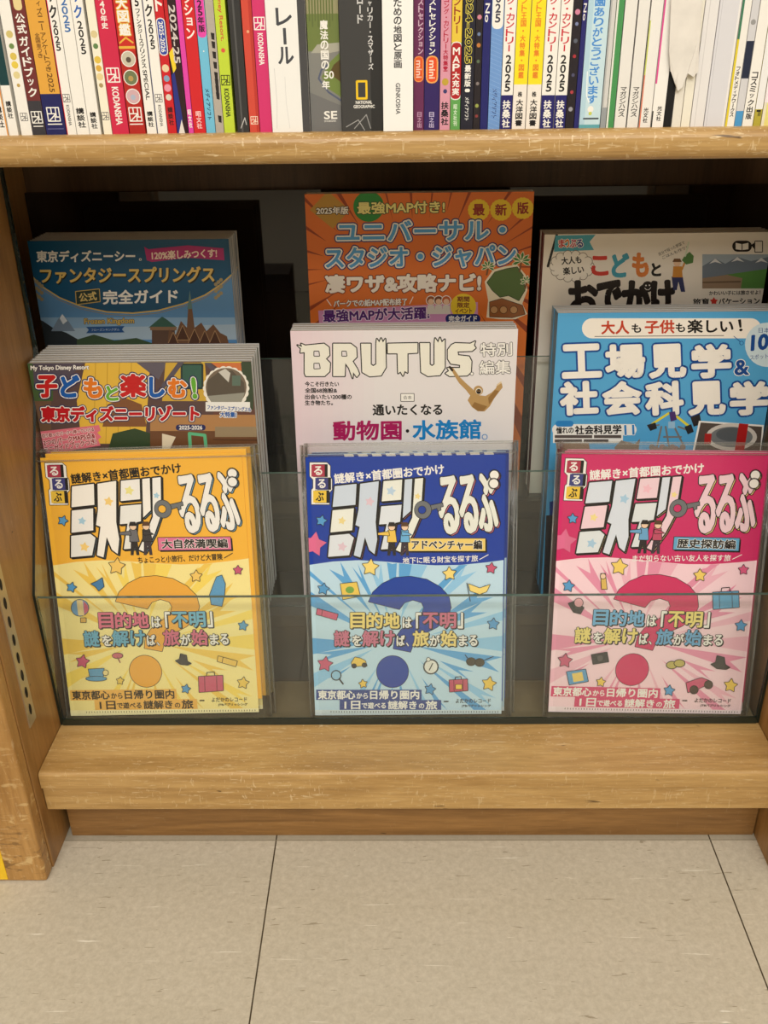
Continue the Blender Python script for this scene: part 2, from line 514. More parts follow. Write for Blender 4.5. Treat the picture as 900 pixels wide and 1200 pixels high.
# ================================================================== MAGAZINES
class Sheet:
    """a printed item leaning in the rack: its own frame (u right, v up along it)"""

    def __init__(self, xc, By, base, lean, roll, w_, h_):
        self.M = Matrix.Translation((xc, By, base)) @ Matrix.Rotation(-R_(lean), 4, 'X') @ Matrix.Rotation(R_(roll), 4, 'Y')
        self.I = self.M.inverted(); self.w = w_; self.h = h_
        self.n = (self.M.to_3x3() @ Vector((0, 1, 0))); self.P0 = self.M.translation

    def uv(self, px, py):
        d = ray(px, py); t = ((self.P0 - CAM) @ self.n) / (d @ self.n) if False else (self.P0 - CAM).dot(self.n) / d.dot(self.n)
        q = self.I @ (CAM + d * t); return (q.x, q.z)


def magazine_meshes(name, sh, art, t, bg, spine_col, back_col=(200, 200, 200), spine='L'):
    w2 = sh.w / 2
    bm, lay = art.clip(-w2, w2, 0, sh.h)
    s = .0003
    ink_box(bm, lay, (-w2, 0, 0), (w2, s, sh.h), bg)
    ink_box(bm, lay, (-w2, t - s, 0), (w2, t, sh.h), back_col)
    if spine == 'L': ink_box(bm, lay, (-w2, s, 0), (-w2 + s, t - s, sh.h), spine_col)
    else: ink_box(bm, lay, (w2 - s, s, 0), (w2, t - s, sh.h), spine_col)
    cov = mesh_of(bm, name + '_cover', [M_INK])
    bm = bmesh.new()
    a, b = (s * 1.2, .0008) if spine == 'L' else (.0008, s * 1.2)
    box_into(bm, (-w2 + a, s, .0008), (w2 - b, t - s, sh.h - .0008))
    pg = mesh_of(bm, name + '_pages', [M_PAGE])
    return cov, pg


ORD = ['front', 'second from the front', 'third from the front', 'fourth from the front', 'fifth from the front', 'sixth from the front', 'seventh from the front', 'rearmost']


def stack(name, sh, meshes, t, n, label, cat, group, jit=.0006):
    """n copies standing one behind another; each is a thing with cover and pages"""
    cov, pg = meshes
    root = thing(name, '', cat, group, sh.M)
    link('cover', cov, root); link('page_block', pg, root)
    rnd = random.Random(n * 7 + len(name))
    for i in range(n):
        r_ = root if i == 0 else root.copy()
        if i:
            COL.objects.link(r_)
            r_.matrix_world = sh.M @ Matrix.Translation((rnd.uniform(-jit, jit), i * (t + .0001), 0))
            for ch in [c_ for c_ in root.children]:
                k = ch.copy(); COL.objects.link(k); k.parent = r_
        if n == 1: r_['label'] = label
        else:
            o_ = 'rearmost' if i == n - 1 else ORD[i]
            r_['label'] = label + ', ' + (o_ + ' of its stack' if i == 0 or i == n - 1 else o_ + ' in its stack')
    return root


WHITE = (245, 243, 238); BLACK = (22, 20, 20)


def persons(A, x, y, s, c1, c2):
    """a small drawn couple; x,y = middle of the feet line, s = height in pixels"""
    for dx, top, leg, hair in ((-s * .18, c1, (40, 36, 40), (35, 30, 30)), (s * .22, c2, (60, 50, 60), (90, 60, 40))):
        q = x + dx
        A.poly([(q - s * .10, y - s * .45), (q + s * .1, y - s * .45), (q + s * .13, y), (q + s * .04, y), (q, y - s * .3), (q - s * .05, y), (q - s * .14, y)], leg)
        A.poly([(q - s * .13, y - s * .42), (q - s * .11, y - s * .78), (q + s * .1, y - s * .78), (q + s * .15, y - s * .42)], top, BLACK, .0003)
        A.poly([(q - s * .1, y - s * .74), (q - s * .42 if dx < 0 else q + s * .1, y - s * .70), (q - s * .42 if dx < 0 else q + s * .2, y - s * .64), (q - s * .08, y - s * .62)], top, BLACK, .0002)
        A.disc((q, y - s * .88), s * .1, (240, 208, 178), BLACK, .0002, 14)
        A.poly([(q - s * .13, y - s * .9), (q - s * .08, y - s * 1.03), (q + s * .08, y - s * 1.03), (q + s * .13, y - s * .9)], hair)


# ------------------------------------------------ the three mystery booklets in clear sleeves
bx = Sheet(.0173, .0795, Z3 + .0058, 13.5, -.4, .1925, .2715)      # blue: the layout is measured on this one


def booklet_art(sh, th):
    """layout shared by the three: coordinates measured on the blue one, carried over by position on the sheet"""
    same = th['key'] == 'blue'

    def tr(px, py):
        u, v = bx.uv(px, py); return (u * sh.w / bx.w, v * sh.h / bx.h)
    A = Art(tr); W2, H = sh.w / 2, sh.h
    top, low, rayc, deep = th['top'], th['low'], th['rays'], th['q']
    A.raw([(-W2, 0), (W2, 0), (W2, H), (-W2, H)], top)
    edge = [(356, 663), (390, 658), (420, 656.5), (450, 658), (477, 660.5), (510, 662.5), (540, 662), (570, 659), (600, 655)]
    A.poly([(350, 845)] + edge + [(605, 845)], low)
    rnd = random.Random(5)
    ctr = (463, 752)
    for i in range(34):
        t = i / 34 * 2 * math.pi + rnd.uniform(-.06, .06); wd = rnd.uniform(.03, .075)
        r0 = rnd.uniform(26, 60); r1 = rnd.uniform(90, 170)
        pts = [(ctr[0] + r0 * math.cos(t), ctr[1] + r0 * .95 * math.sin(t)), (ctr[0] + r1 * math.cos(t - wd), ctr[1] + r1 * math.sin(t - wd)), (ctr[0] + (r1 - 18) * math.cos(t), ctr[1] + (r1 - 18) * math.sin(t)), (ctr[0] + r1 * math.cos(t + wd), ctr[1] + r1 * math.sin(t + wd))]

        def lid(x):
            for (xa, ya), (xb, yb) in zip(edge, edge[1:]):
                if xa <= x <= xb: return ya + (yb - ya) * (x - xa) / (xb - xa)
            return 659
        pts = [(min(max(x, 357), 599), max(y, lid(min(max(x, 357), 599)) + .5)) for x, y in pts]
        A.poly(pts, rayc if i % 3 else th['rays2'])
    # big question mark
    hook = [(432, 705), (437, 694), (448, 684), (463, 677), (481, 675.5), (500, 679), (516, 688), (526, 699), (528.5, 712), (524, 724), (512, 735), (496, 743), (486, 750), (481, 764), (461, 760), (463, 748), (470, 738), (484, 728), (494, 720), (497, 712), (494, 706), (484, 703), (474, 706), (468, 714)]
    A.poly(hook, deep, BLACK, .0003)
    A.disc((460, 787), 18.5, deep, BLACK, .0003)
    # publisher tiles
    A.poly([(363, 542), (383, 542), (387, 546), (387, 558), (389, 562), (389, 574), (386, 577), (386, 591), (365, 591), (365, 574), (367, 572), (367, 562), (363, 558)], WHITE, BLACK, .0004)
    for (x0, y0, x1, y1), c, tc, ch in (((365, 544.5, 380.5, 558.5), (176, 52, 78), WHITE, 'る'), ((369.5, 560, 384.5, 573.5), (58, 62, 128), WHITE, 'る'), ((367, 575, 382.5, 589), (238, 200, 70), BLACK, 'ぶ')):
        A.rect(x0 + 2, y0 - .5, x1 + 3.5, y1 + .5, BLACK); A.rect(x0, y0, x1, y1, c)
        A.text(ch, (x0 + 3.2, (y0 + y1) / 2), (x1 - 3.2, (y0 + y1) / 2), 10, tc, .0006)
    A.text('謎解き×首都圏おでかけ', (392, 561), (520, 549.5), 11.5, th['sub'], .00035)
    # title slabs
    k = lambda x, y: (340 + x / 3.214, 510 + y / 3.214)
    slabs = [[(168, 192), (250, 183), (246, 262), (160, 270)], [(160, 283), (240, 275), (234, 358), (152, 366)], [(150, 378), (222, 371), (240, 386), (222, 452), (143, 458)],
             [(264, 183), (334, 173), (322, 328), (328, 392), (318, 448), (298, 432), (282, 384), (264, 460), (240, 452), (262, 345), (246, 338), (258, 280)],
             [(352, 173), (422, 167), (418, 243), (345, 249)], [(343, 268), (420, 262), (414, 326), (396, 330), (378, 428), (342, 430), (364, 334), (335, 336)],
             [(432, 167), (460, 164), (454, 285), (424, 312)], [(470, 164), (501, 161), (492, 300), (462, 372), (420, 442), (398, 432), (430, 372), (460, 310)]]
    for dx, dy, c, ow in ((5, 4, th['side'], .0008), (0, 0, WHITE, .0009)):
        for n_, sl in enumerate(slabs):
            A.poly([k(x + dx, y + dy) for x, y in sl], c if dx else th['body'][n_ % len(th['body'])], BLACK, ow)
        for s_, a_, b_ in (('る', (563, 265), (632, 262)), ('る', (640, 262), (702, 258)), ('ぶ', (706, 258), (772, 250))):
            A.text(s_, k(a_[0] + dx, a_[1] + dy), k(b_[0] + dx, b_[1] + dy), 66, c if dx else th['body'][1], .0014, [(.0009, BLACK)])
        for p_ in ((769, 150), (767, 182)):
            A.disc(k(p_[0] + dx, p_[1] + dy), 5.2, c, BLACK, ow)
    for p_, r_, c_ in ((k(195, 322), 5, th['pat'][0]), (k(300, 250), 6, th['pat'][1]), (k(380, 210), 6, th['pat'][2]), (k(196, 420), 6, th['pat'][1]), (k(480, 230), 4, th['pat'][0])):
        A.star(p_, r_, c_, None, 12)
    # key
    g = (112, 116, 120)
    ring = [(500 + 31 * math.cos(R_(t)), 281 + 33 * math.sin(R_(t))) for t in range(0, 360, 15)]
    A.poly([k(*p) for p in [(522, 266), (574, 255), (576, 268), (566, 270), (567, 282), (556, 284), (554, 274), (524, 284)]], g, BLACK, .0003)
    A.poly([k(*p) for p in ring], g, BLACK, .0003)
    A.disc(k(497, 281), 4.2, top, BLACK, .0003)
    # couple, banner, tag line
    bx0, bx1 = th['banner_x']
    A.rect(bx0 + 1.5, 632.5, bx1 + 2, 647.5, BLACK); A.rect(bx0, 631, bx1, 645.5, th['banner'], BLACK, .0004)
    A.text(th['btext'], (bx0 + 4, 638.3), (bx1 - 4, 638.3), 10.5, BLACK, .0006, [(.0004, WHITE)] if th['key'] != 'x' else ())
    persons(A, 466, 651, 38, th['p1'], th['p2'])
    A.text(th['tag'], (th['tag_x'], 657), (560, 654), 7.5, th['sub'], .00012)
    A.line([(562, 655.5), (572, 650)], th['sub'], .0004)
    # call lines
    def run(parts, y, h, y2=None):
        for s_, x0, x1, c_, hh in parts:
            yy = y + (0 if hh == 1 else h * .14)
            A.text(s_, (x0 + .9, yy + .8), (x1 + .9, yy + .8), h * hh, BLACK, .0006, [(.0006, BLACK)])
            A.text(s_, (x0, yy), (x1, yy), h * hh, c_, .00055, [(.0006, BLACK)])
    ca, cb = th['ca'], th['cb']
    run([('目', 411, 427, ca, 1), ('的', 430, 448, ca, 1), ('地', 450, 468, ca, 1), ('は', 472, 482, WHITE, .68), ('「', 488, 493, WHITE, 1), ('不', 496, 513, cb, 1), ('明', 516, 534, cb, 1), ('」', 537, 542, WHITE, 1)], 727, 17.5)
    run([('謎', 392, 409, th['cc'], 1), ('を', 413, 423, WHITE, .68), ('解', 425, 443, th['cc'], 1), ('け', 446, 462, th['cc'], 1), ('ば', 465, 474, WHITE, .68), ('旅', 484, 502, th['cd'], 1), ('が', 504, 515, WHITE, .68), ('始', 517, 535, th['cd'], 1), ('ま', 538, 547, WHITE, .68), ('る', 550, 559, WHITE, .68)], 748, 17.5)
    A.text('、', (476, 755), (479, 755), 4, WHITE, .0005, [(.0005, BLACK)])
    # bottom labels
    fc, tc = th['bar'], th['bart']
    A.rect(370.5, 808, 494, 820, fc); A.rect(398, 820, 517, 832, fc)
    for s_, x0, x1, y, h in (('東京都心', 373, 416, 814, 10), ('から', 418, 431, 815, 6.5), ('日帰り圏内', 434, 491, 814, 10), ('1日', 404, 422, 826, 9.5), ('で遊べる', 424, 452, 826.5, 7), ('謎解き', 455, 488, 826, 9.5), ('の', 491, 497, 827, 5.5), ('旅', 499, 512, 826, 10)):
        A.text(s_, (x0, y), (x1, y), h, tc, .00035)
    A.line([(520.5, 821.8), (525, 821.8)], BLACK, .0007)
    A.text('よだかのレコード', (534, 821), (575, 821), 5, BLACK, .00008)
    A.text('JTBパブリッシング', (541, 827), (575, 827), 3.2, BLACK, .00012)
    A.rect(360, 831.6, 592, 838, th['strip'])
    for i in range(64):
        x = 388 + i * 3.1; A.line([(x, 833.2), (x, 834.6)], BLACK, .0003)
    # icons, measured on the item itself
    A.tr = sh.uv
    th['icons'](A)
    return A


Y_ = (240, 206, 96); P_ = (206, 92, 126); B_ = (88, 160, 214); DK = (52, 50, 54)


def suitcase(A, x, y, s, c):
    A.poly([(x - s, y - s * .6), (x + s, y - s * .7), (x + s * 1.05, y + s * .55), (x - s * .95, y + s * .7)], c, BLACK, .0004)
    A.line([(x - s * .35, y - s * .7), (x - s * .3, y - s * .95), (x + s * .3, y - s * 1.0), (x + s * .35, y - s * .7)], BLACK, .0004)
    for k in (-.5, .5): A.line([(x + s * k, y - s * .62), (x + s * (k + .03), y + s * .6)], BLACK, .0003)


def hat(A, x, y, s):
    A.poly([(x - s, y), (x - s * .5, y - s * .2), (x - s * .35, y - s * .9), (x + s * .4, y - s * .7), (x + s * .5, y + s * .05), (x + s, y + s * .35), (x + s * .6, y + s * .55), (x - s * .4, y + s * .45)], DK, BLACK, .0002)


def tape(A, x, y, s, c):
    A.poly([(x - s, y - s * .5), (x + s, y + s * .05), (x + s * .85, y + s * .6), (x - s * 1.1, y + s * .05)], c, BLACK, .0003)
    A.line([(x - s * .5, y - s * .35), (x - s * .6, y + s * .2)], BLACK, .0003)


def icons_blue(A):
    A.star((381, 778), 9, P_, rot=8); A.star((573, 801), 8.5, Y_, rot=10); A.star((578, 731), 7, B_, rot=5); A.star((425.5, 801), 5, Y_, rot=-8); A.star((504, 807.5), 6.5, B_, rot=12)
    A.star((379, 690), 7, B_, rot=10); A.star((434, 664.6), 10, (248, 222, 130), rot=6); A.star((526.7, 672), 8, (248, 222, 130), rot=-4); A.star((575.5, 665.6), 6.5, P_, rot=8); A.star((376.7, 610), 6.5, B_, rot=14); A.star((368, 637.6), 15, (222, 110, 150), None, 10)
    tape(A, 384, 719, 12, P_)
    A.poly([(399, 684), (418, 682), (422, 698), (402, 702)], Y_, BLACK, .0003); A.disc((410, 691), 5, (120, 170, 80), None, ry=4)
    A.poly([(549, 684), (562, 689), (574, 685), (570, 693), (562, 696), (551, 692)], (248, 222, 130), BLACK, .0003); A.line([(547, 683), (551, 704)], BLACK, .0004)
    A.poly([(412, 776), (416, 770), (422, 771), (428, 774), (430, 780), (422, 780), (413, 781)], Y_, BLACK, .0003)
    for p in ((415, 780), (427, 779)): A.disc(p, 2.4, DK, BLACK, .0002, 12)
    A.disc((505, 781), 7.5, (230, 230, 222), DK, .0009); A.line([(503, 785), (507, 777)], BLACK, .0005); A.disc((502, 772.5), 2, (230, 230, 222), DK, .0004, 12)
    for x, y in ((552, 775), (562, 776)): A.disc((x, y), 5.2, (70, 62, 50), BLACK, .0004, 16, 4.4)
    A.line([(548, 771), (545, 767)], BLACK, .0004); A.line([(566, 774), (578, 769)], BLACK, .0004)
    A.disc((394, 791), 5, (150, 200, 230), DK, .0007, 18); A.line([(397.5, 795), (402, 801)], DK, .0008)
    suitcase(A, 537, 803, 10.5, (196, 92, 116)); A.rect(534, 802, 541, 807, Y_, BLACK, .0002)


def icons_yellow(A):
    A.star((97, 775), 8, P_, rot=10); A.star((285, 800), 7, Y_, rot=8); A.star((285, 733), 6, (90, 160, 200), rot=8); A.star((141, 797.5), 4.5, Y_, rot=5); A.star((218, 807), 5.5, B_, rot=12)
    A.star((84, 688), 6, B_, rot=15); A.star((137, 663.5), 10, (246, 206, 110), rot=6); A.star((230, 675), 7, (246, 206, 110)); A.star((279, 668), 5.5, P_); A.star((74, 610), 6, B_, rot=20); A.star((70, 636), 15, (204, 84, 112), None, 14)
    A.disc((94, 712), 10, (110, 160, 200), BLACK, .0003, 20, 9.5); A.poly([(90, 703), (97, 703), (99, 721), (92, 721)], (226, 206, 150)); A.poly([(98, 704), (103, 709), (104, 715), (99, 720)], (206, 96, 120)); A.rect(95, 724, 101, 729, (214, 170, 80), BLACK, .0003)
    A.poly([(107, 684), (114, 681), (120, 677), (122, 687), (116, 692), (112, 687)], (70, 130, 180), BLACK, .0003)
    A.poly([(254, 676), (260, 674), (264, 684), (263, 697), (260, 710), (248, 708), (246, 697), (250, 686)], (96, 160, 205), BLACK, .0003)
    A.poly([(104, 784), (122, 783), (121, 793), (106, 794)], (96, 160, 200), BLACK, .0003); A.disc((113, 795), 12, (96, 160, 200), BLACK, .0003, 20, 2.6); A.disc((124, 788), 3, (240, 220, 150), DK, .0004, 12)
    A.disc((138, 768), 6, (200, 110, 120), BLACK, .0002, 14, 3); A.line([(138, 770), (141, 776)], (150, 90, 90), .0006)
    hat(A, 215, 774, 9); tape(A, 267, 774, 11, (238, 200, 96)); suitcase(A, 247, 801, 14, (204, 92, 122))


def icons_pink(A):
    A.star((662, 774), 8.5, P_, rot=6); A.star((856, 803), 8, Y_, rot=8); A.star((868, 733), 7, B_, rot=4); A.star((704, 799), 5.5, Y_, rot=8); A.star((784, 809), 6.5, B_, rot=8)
    A.star((666, 686.5), 7, B_, rot=10); A.star((725.5, 664), 10, (246, 214, 110), rot=8); A.star((820, 674), 7.5, (246, 214, 110)); A.star((871, 667.5), 6, (222, 96, 140)); A.star((671, 607.5), 6, B_); A.star((661, 634), 15, (222, 110, 150), None, 8)
    A.poly([(666, 707), (674, 704), (684, 712), (680, 719), (672, 717)], DK, BLACK, .0003); A.disc((678, 706), 5, (230, 170, 180), BLACK, .0003, 14)
    A.poly([(704, 672), (709, 672), (711, 690), (705, 690)], (226, 190, 100), BLACK, .0003); A.disc((706.5, 675), 3, (240, 208, 178), BLACK, .0002, 12)
    suitcase(A, 850, 703, 15, (96, 170, 214))
    A.poly([(693, 767), (711, 764), (713, 775), (695, 778)], DK, BLACK, .0002); A.disc((703, 771), 3.6, (90, 86, 86), BLACK, .0004, 14)
    A.poly([(664, 787), (686, 784), (689, 798), (667, 802)], (96, 160, 205), BLACK, .0004); A.poly([(670, 789), (682, 787), (684, 797), (672, 799)], (236, 206, 110))
    for x, y in ((787, 779), (796, 777)): A.disc((x, y), 6, (190, 176, 100), BLACK, .0005, 14, 4)
    hat(A, 844, 778, 11)
    A.poly([(804, 800), (815, 796), (822, 794), (830, 797), (833, 802), (824, 804), (815, 808), (806, 811)], P_, BLACK, .0004)
    for p in ((813, 808), (830, 802)): A.disc(p, 4.6, (80, 70, 66), BLACK, .0004, 14)


TH = {
    'yellow': dict(key='yellow', top=(246, 186, 62), low=(250, 234, 158), rays=(244, 206, 92), rays2=(250, 222, 104), q=(240, 176, 66), sub=BLACK, side=(120, 168, 200), body=[(250, 246, 238), (246, 244, 240), (240, 240, 236)], pat=[(170, 210, 232), (250, 214, 130), (240, 232, 150)], banner=(226, 120, 160), banner_x=(487, 571), btext='大自然満喫編', p1=(110, 110, 116), p2=(60, 56, 60), tag='ちょこっと小旅行、だけど大冒険', tag_x=462, ca=(222, 110, 140), cb=(110, 180, 210), cc=(104, 176, 208), cd=(214, 110, 140), bar=(240, 186, 90), bart=BLACK, strip=(250, 240, 190), icons=icons_yellow),
    'blue': dict(key='blue', top=(22, 62, 164), low=(196, 226, 244), rays=(96, 170, 226), rays2=(150, 204, 240), q=(22, 66, 166), sub=WHITE, side=(214, 120, 150), body=[(208, 220, 236), (238, 240, 232), (226, 232, 240)], pat=[(240, 220, 150), (226, 200, 214), (190, 214, 236)], banner=(242, 212, 120), banner_x=(478.5, 568.7), btext='アドベンチャー編', p1=(240, 200, 90), p2=(110, 180, 226), tag='地下に眠る財宝を探す旅', tag_x=472, ca=(244, 220, 130), cb=(206, 112, 140), cc=(208, 116, 146), cd=(244, 222, 140), bar=(50, 76, 146), bart=WHITE, strip=(214, 226, 232), icons=icons_blue),
    'pink': dict(key='pink', top=(210, 46, 108), low=(250, 216, 226), rays=(234, 150, 180), rays2=(242, 186, 204), q=(212, 48, 104), sub=WHITE, side=(244, 222, 150), body=[(220, 228, 240), (244, 214, 224), (226, 232, 236)], pat=[(246, 226, 150), (170, 206, 232), (246, 196, 210)], banner=(104, 172, 214), banner_x=(494, 568), btext='歴史探訪編', p1=(110, 170, 214), p2=(196, 80, 110), tag='まだ知らない古い友人を探す旅', tag_x=449, ca=(110, 176, 220), cb=(240, 222, 130), cc=(240, 222, 130), cd=(104, 170, 216), bar=(214, 70, 118), bart=WHITE, strip=(246, 226, 232), icons=icons_pink),
}


def sleeve_mesh(w_, h_, t, seed):
    """a clear bag: wavy front and back sheets joined round the sides, flap folded at the top"""
    rnd = random.Random(seed)
    nx, nz = 16, 22
    ph = [rnd.uniform(0, 6) for _ in range(6)]
    bm = bmesh.new()
    G = {}
    for side in (0, 1):
        for i in range(nx + 1):
            for j in range(nz + 1):
                a, b = i / nx, j / nz
                e = min(1, 6 * min(a, 1 - a)) * min(1, 8 * min(b, 1.02 - b))
                wv = .0003 * math.sin(9 * a + ph[0] + 3 * b) + .0004 * math.sin(23 * b + ph[1] + 2 * a) * (b ** 3)
                y = (-.0008 + min(0, wv - .0003) * e * .9 if side == 0 else t + .0004)
                if b > .955: y = (y * (1 - (b - .955) / .045 * .6) + t * .5 * (b - .955) / .045 * .6) + .0008 * math.sin(7 * a + ph[2]) * (b - .955) / .045
                if a in (0, 1): y = t * .5
                G[side, i, j] = bm.verts.new((-w_ / 2 + w_ * a, y, h_ * b))
    for i in range(nx):
        for j in range(nz):
            bm.faces.new((G[0, i, j], G[0, i + 1, j], G[0, i + 1, j + 1], G[0, i, j + 1]))
            bm.faces.new((G[1, i, j], G[1, i, j + 1], G[1, i + 1, j + 1], G[1, i + 1, j]))
    bmesh.ops.remove_doubles(bm, verts=bm.verts[:], dist=1e-6)
    # sealed seams, folded lip
    for lo, hi in (((-w_ / 2 - .0008, t * .5 - .0002, 0), (-w_ / 2 + .0008, t * .5 + .0002, h_)), ((w_ / 2 - .0008, t * .5 - .0002, 0), (w_ / 2 + .0008, t * .5 + .0002, h_)), ((-w_ / 2, -.0011, h_ - .0105), (w_ / 2, -.0008, h_ - .0088)), ((-w_ / 2, t * .2, h_ - .0012), (w_ / 2, t * .2 + .0003, h_))):
        box_into(bm, lo, hi, 1)
    return mesh_of(bm, 'sleeve', [M_SLEEVE, M_SEAM], True)


def booklet_set(key, sh, n, label, off, bag):
    th = TH[key]; A = booklet_art(sh, th)
    bm, lay = A.clip(-sh.w / 2, sh.w / 2, 0, sh.h)
    ink_box(bm, lay, (-sh.w / 2, 0, 0), (sh.w / 2, .0007, sh.h), th['top'])
    file_me = mesh_of(bm, 'clear_file', [M_INK])
    # booklet behind the printed file
    B_w, B_h = sh.w - .001, sh.h - .011
    A2 = Art(lambda x, y: (x, y))
    A2.raw([(-B_w / 2, 0), (B_w / 2, 0), (B_w / 2, B_h), (-B_w / 2, B_h)], th['top'])
    if key == 'blue':
        for i in range(11):
            x0 = -B_w / 2 + .036 + i * .0135
            A2.raw([(x0, B_h - .003), (x0 + .009, B_h - .003), (x0 + .008, B_h), (x0 - .001, B_h)], WHITE)
    class Z: pass
    z = Z(); z.w = B_w; z.h = B_h
    bcov, bpg = magazine_meshes(key + '_booklet', z, A2, .0024, th['top'], th['top'], th['low'])
    bag_me = sleeve_mesh(bag[0], bag[1], .0036, len(key))
    root = thing('mystery_booklet', '', 'booklet', key + ' booklets in clear sleeves', sh.M)
    link('clear_file', file_me, root)
    bk = link('booklet', bcov, root); bk.location = (off[0], .0009, off[1])
    pg = link('page_block', bpg, bk)
    sl = link('sleeve', bag_me, root); sl.location = (bag[2], 0, bag[3])
    for i in range(1, n):
        r_ = root.copy(); COL.objects.link(r_); r_.matrix_world = sh.M @ Matrix.Translation((.0035 * i, .0056 * i, .0008))
        r_['label'] = label + ', the copy standing behind the front one'
        for ch in list(root.children):
            k = ch.copy(); COL.objects.link(k); k.parent = r_
            for g in ch.children:
                q = g.copy(); COL.objects.link(q); q.parent = k
    root['label'] = label + ', the front copy behind the glass'


yb = Sheet(-.2352, .0795, Z3 + .0075, 13.5, -1.1, .196, .2725)
pb = Sheet(.2605, .0795, Z3 + .0070, 13.5, .9, .1975, .2705)
booklet_set('yellow', yb, 2, 'yellow mystery travel booklet in a clear sleeve', (.0045, .0145), (.213, .2850, .004, -.006))
booklet_set('blue', bx, 2, 'blue mystery travel booklet in a clear sleeve', (.0015, .0135), (.207, .288, .0025, -.0048))
booklet_set('pink', pb, 2, 'pink mystery travel booklet in a clear sleeve', (.0025, .0125), (.209, .2862, .001, -.0058))

# ------------------------------------------------ zoo magazine (white cover)
sh = Sheet(.015, .172, .2048, 4, 0, .218, .289)
A = Art(sh.uv)
A.V += [(-.2, -STEP, 0), (.2, -STEP, 0), (.2, -STEP, .3), (-.2, -STEP, .3)]; A.F.append((0, 1, 2, 3)); A.C.append(lin((232, 228, 230))); A.k = 2
for i in range(9):
    f = i / 9; c_ = tuple(int(a + (b - a) * f) for a, b in zip((234, 212, 222), (232, 228, 230)))
    A.poly([(330 + i * 12, 375), (330 + i * 12 + 12.2, 375), (330 + i * 12 + 12.2, 720), (330 + i * 12, 720)], c_)
CR = (240, 238, 226)
# masthead: heavy outlined capitals with torn tufts
def mast(polys, holes=()):
    q = [[(320 + x / 2.8125, 370 + y / 2.8125) for x, y in p] for p in polys]
    for p in q: A.poly(p, CR, BLACK, .00065)
    for p in q: A.poly(p, CR)
    for p in holes: A.poly([(320 + x / 2.8125, 370 + y / 2.8125) for x, y in p], (232, 226, 229), BLACK, .0005)
mast([[(80, 97), (96, 103), (92, 92), (106, 98), (168, 92), (184, 104), (186, 130), (174, 142), (188, 156), (186, 184), (170, 199), (108, 199), (104, 190), (104, 120), (90, 122), (92, 108)]], [[(136, 118), (150, 118), (152, 132), (136, 132)], [(136, 158), (151, 158), (154, 173), (136, 174)]])
mast([[(198, 92), (256, 92), (274, 106), (276, 136), (262, 150), (278, 176), (284, 192), (276, 202), (264, 186), (262, 206), (250, 172), (238, 156), (236, 199), (198, 199)]], [[(228, 118), (240, 118), (242, 132), (228, 132)]])
mast([[(290, 92), (322, 92), (322, 160), (330, 166), (340, 160), (340, 92), (342, 76), (350, 88), (356, 74), (362, 88), (370, 76), (372, 170), (356, 197), (318, 200), (294, 186)]])
mast([[(378, 92), (476, 90), (476, 122), (443, 124), (443, 188), (434, 182), (428, 198), (420, 184), (412, 190), (410, 124), (378, 124)]])
mast([[(484, 90), (516, 90), (516, 160), (524, 166), (532, 160), (532, 92), (534, 74), (544, 88), (550, 72), (556, 88), (566, 78), (566, 172), (550, 196), (510, 199), (488, 186)]])
mast([[(588, 96), (600, 90), (650, 92), (666, 84), (662, 98), (668, 106), (656, 116), (608, 118), (610, 130), (646, 134), (654, 150), (652, 186), (640, 197), (582, 199), (568, 190), (580, 182), (574, 172), (616, 172), (616, 162), (586, 158), (576, 142), (576, 112)]])
A.text('特別', (563, 410), (600, 409), 15.5, WHITE, .0003, [(.0005, BLACK)])
A.text('編集', (562, 431), (598, 430), 15.5, WHITE, .0003, [(.0005, BLACK)])
for s_, x1, y in (('今こそ行きたい', 397, 450), ('全国68施設&', 395, 457.5), ('出会いたい200種の', 412, 465), ('生き物たち。', 390, 472)):
    A.text(s_, (357.5, y), (x1, y), 5.6, BLACK, .00018)
A.rect(470, 461.5, 485, 470, WHITE, BLACK, .0003); A.text('合本', (472.5, 465.7), (482.5, 465.7), 4.5, BLACK)
A.text('通いたくなる', (437, 480.5), (518, 480), 12, BLACK, .0006)
A.text('動物園', (391, 505), (470, 504), 22, (172, 22, 92), .0008)
A.disc((477.5, 505), 2, BLACK, None)
A.text('水族館', (484, 504), (563, 503), 22, (20, 132, 206), .0008)
A.disc((568, 512), 2.4, (232, 228, 230), (20, 132, 206), .0006)
A.disc((553, 438), 1.6, WHITE, BLACK, .0002)
BR = (150, 112, 62); BR2 = (186, 150, 96)
A.poly([(528, 432), (531, 431), (538, 441), (546, 449), (554, 456), (558, 463), (553, 466), (546, 457), (538, 449), (533, 441)], BR2)
A.poly([(553, 460), (560, 463), (569, 464), (576, 460), (581, 455), (583, 450), (588, 449), (589, 454), (585, 459), (579, 467), (574, 476), (568, 482), (560, 482), (553, 477), (548, 469)], BR2)
A.poly([(556, 471), (564, 474), (571, 476), (566, 482), (559, 481), (553, 476)], BR)
A.poly([(572, 466), (580, 457), (585, 458), (578, 468), (573, 474)], BR)
A.disc((560.5, 457.5), 5.6, BR2); A.disc((561, 458.3), 3.7, (236, 226, 206)); A.disc((561, 458.7), 2.9, (34, 28, 26)); A.disc((559.8, 458), .7, (170, 130, 80)); A.disc((562.2, 458.2), .7, (170, 130, 80))
A.line([(527, 430), (530, 434)], (50, 38, 28), .0011); A.line([(583, 451), (587, 448)], (226, 204, 166), .0008)
stack('zoo_magazine', sh, magazine_meshes('zoo', sh, A, .0085, (232, 224, 228), (226, 224, 220)), .0085, 4, 'white zoo and aquarium magazine with hanging ape cover', 'magazine', 'white zoo magazines')

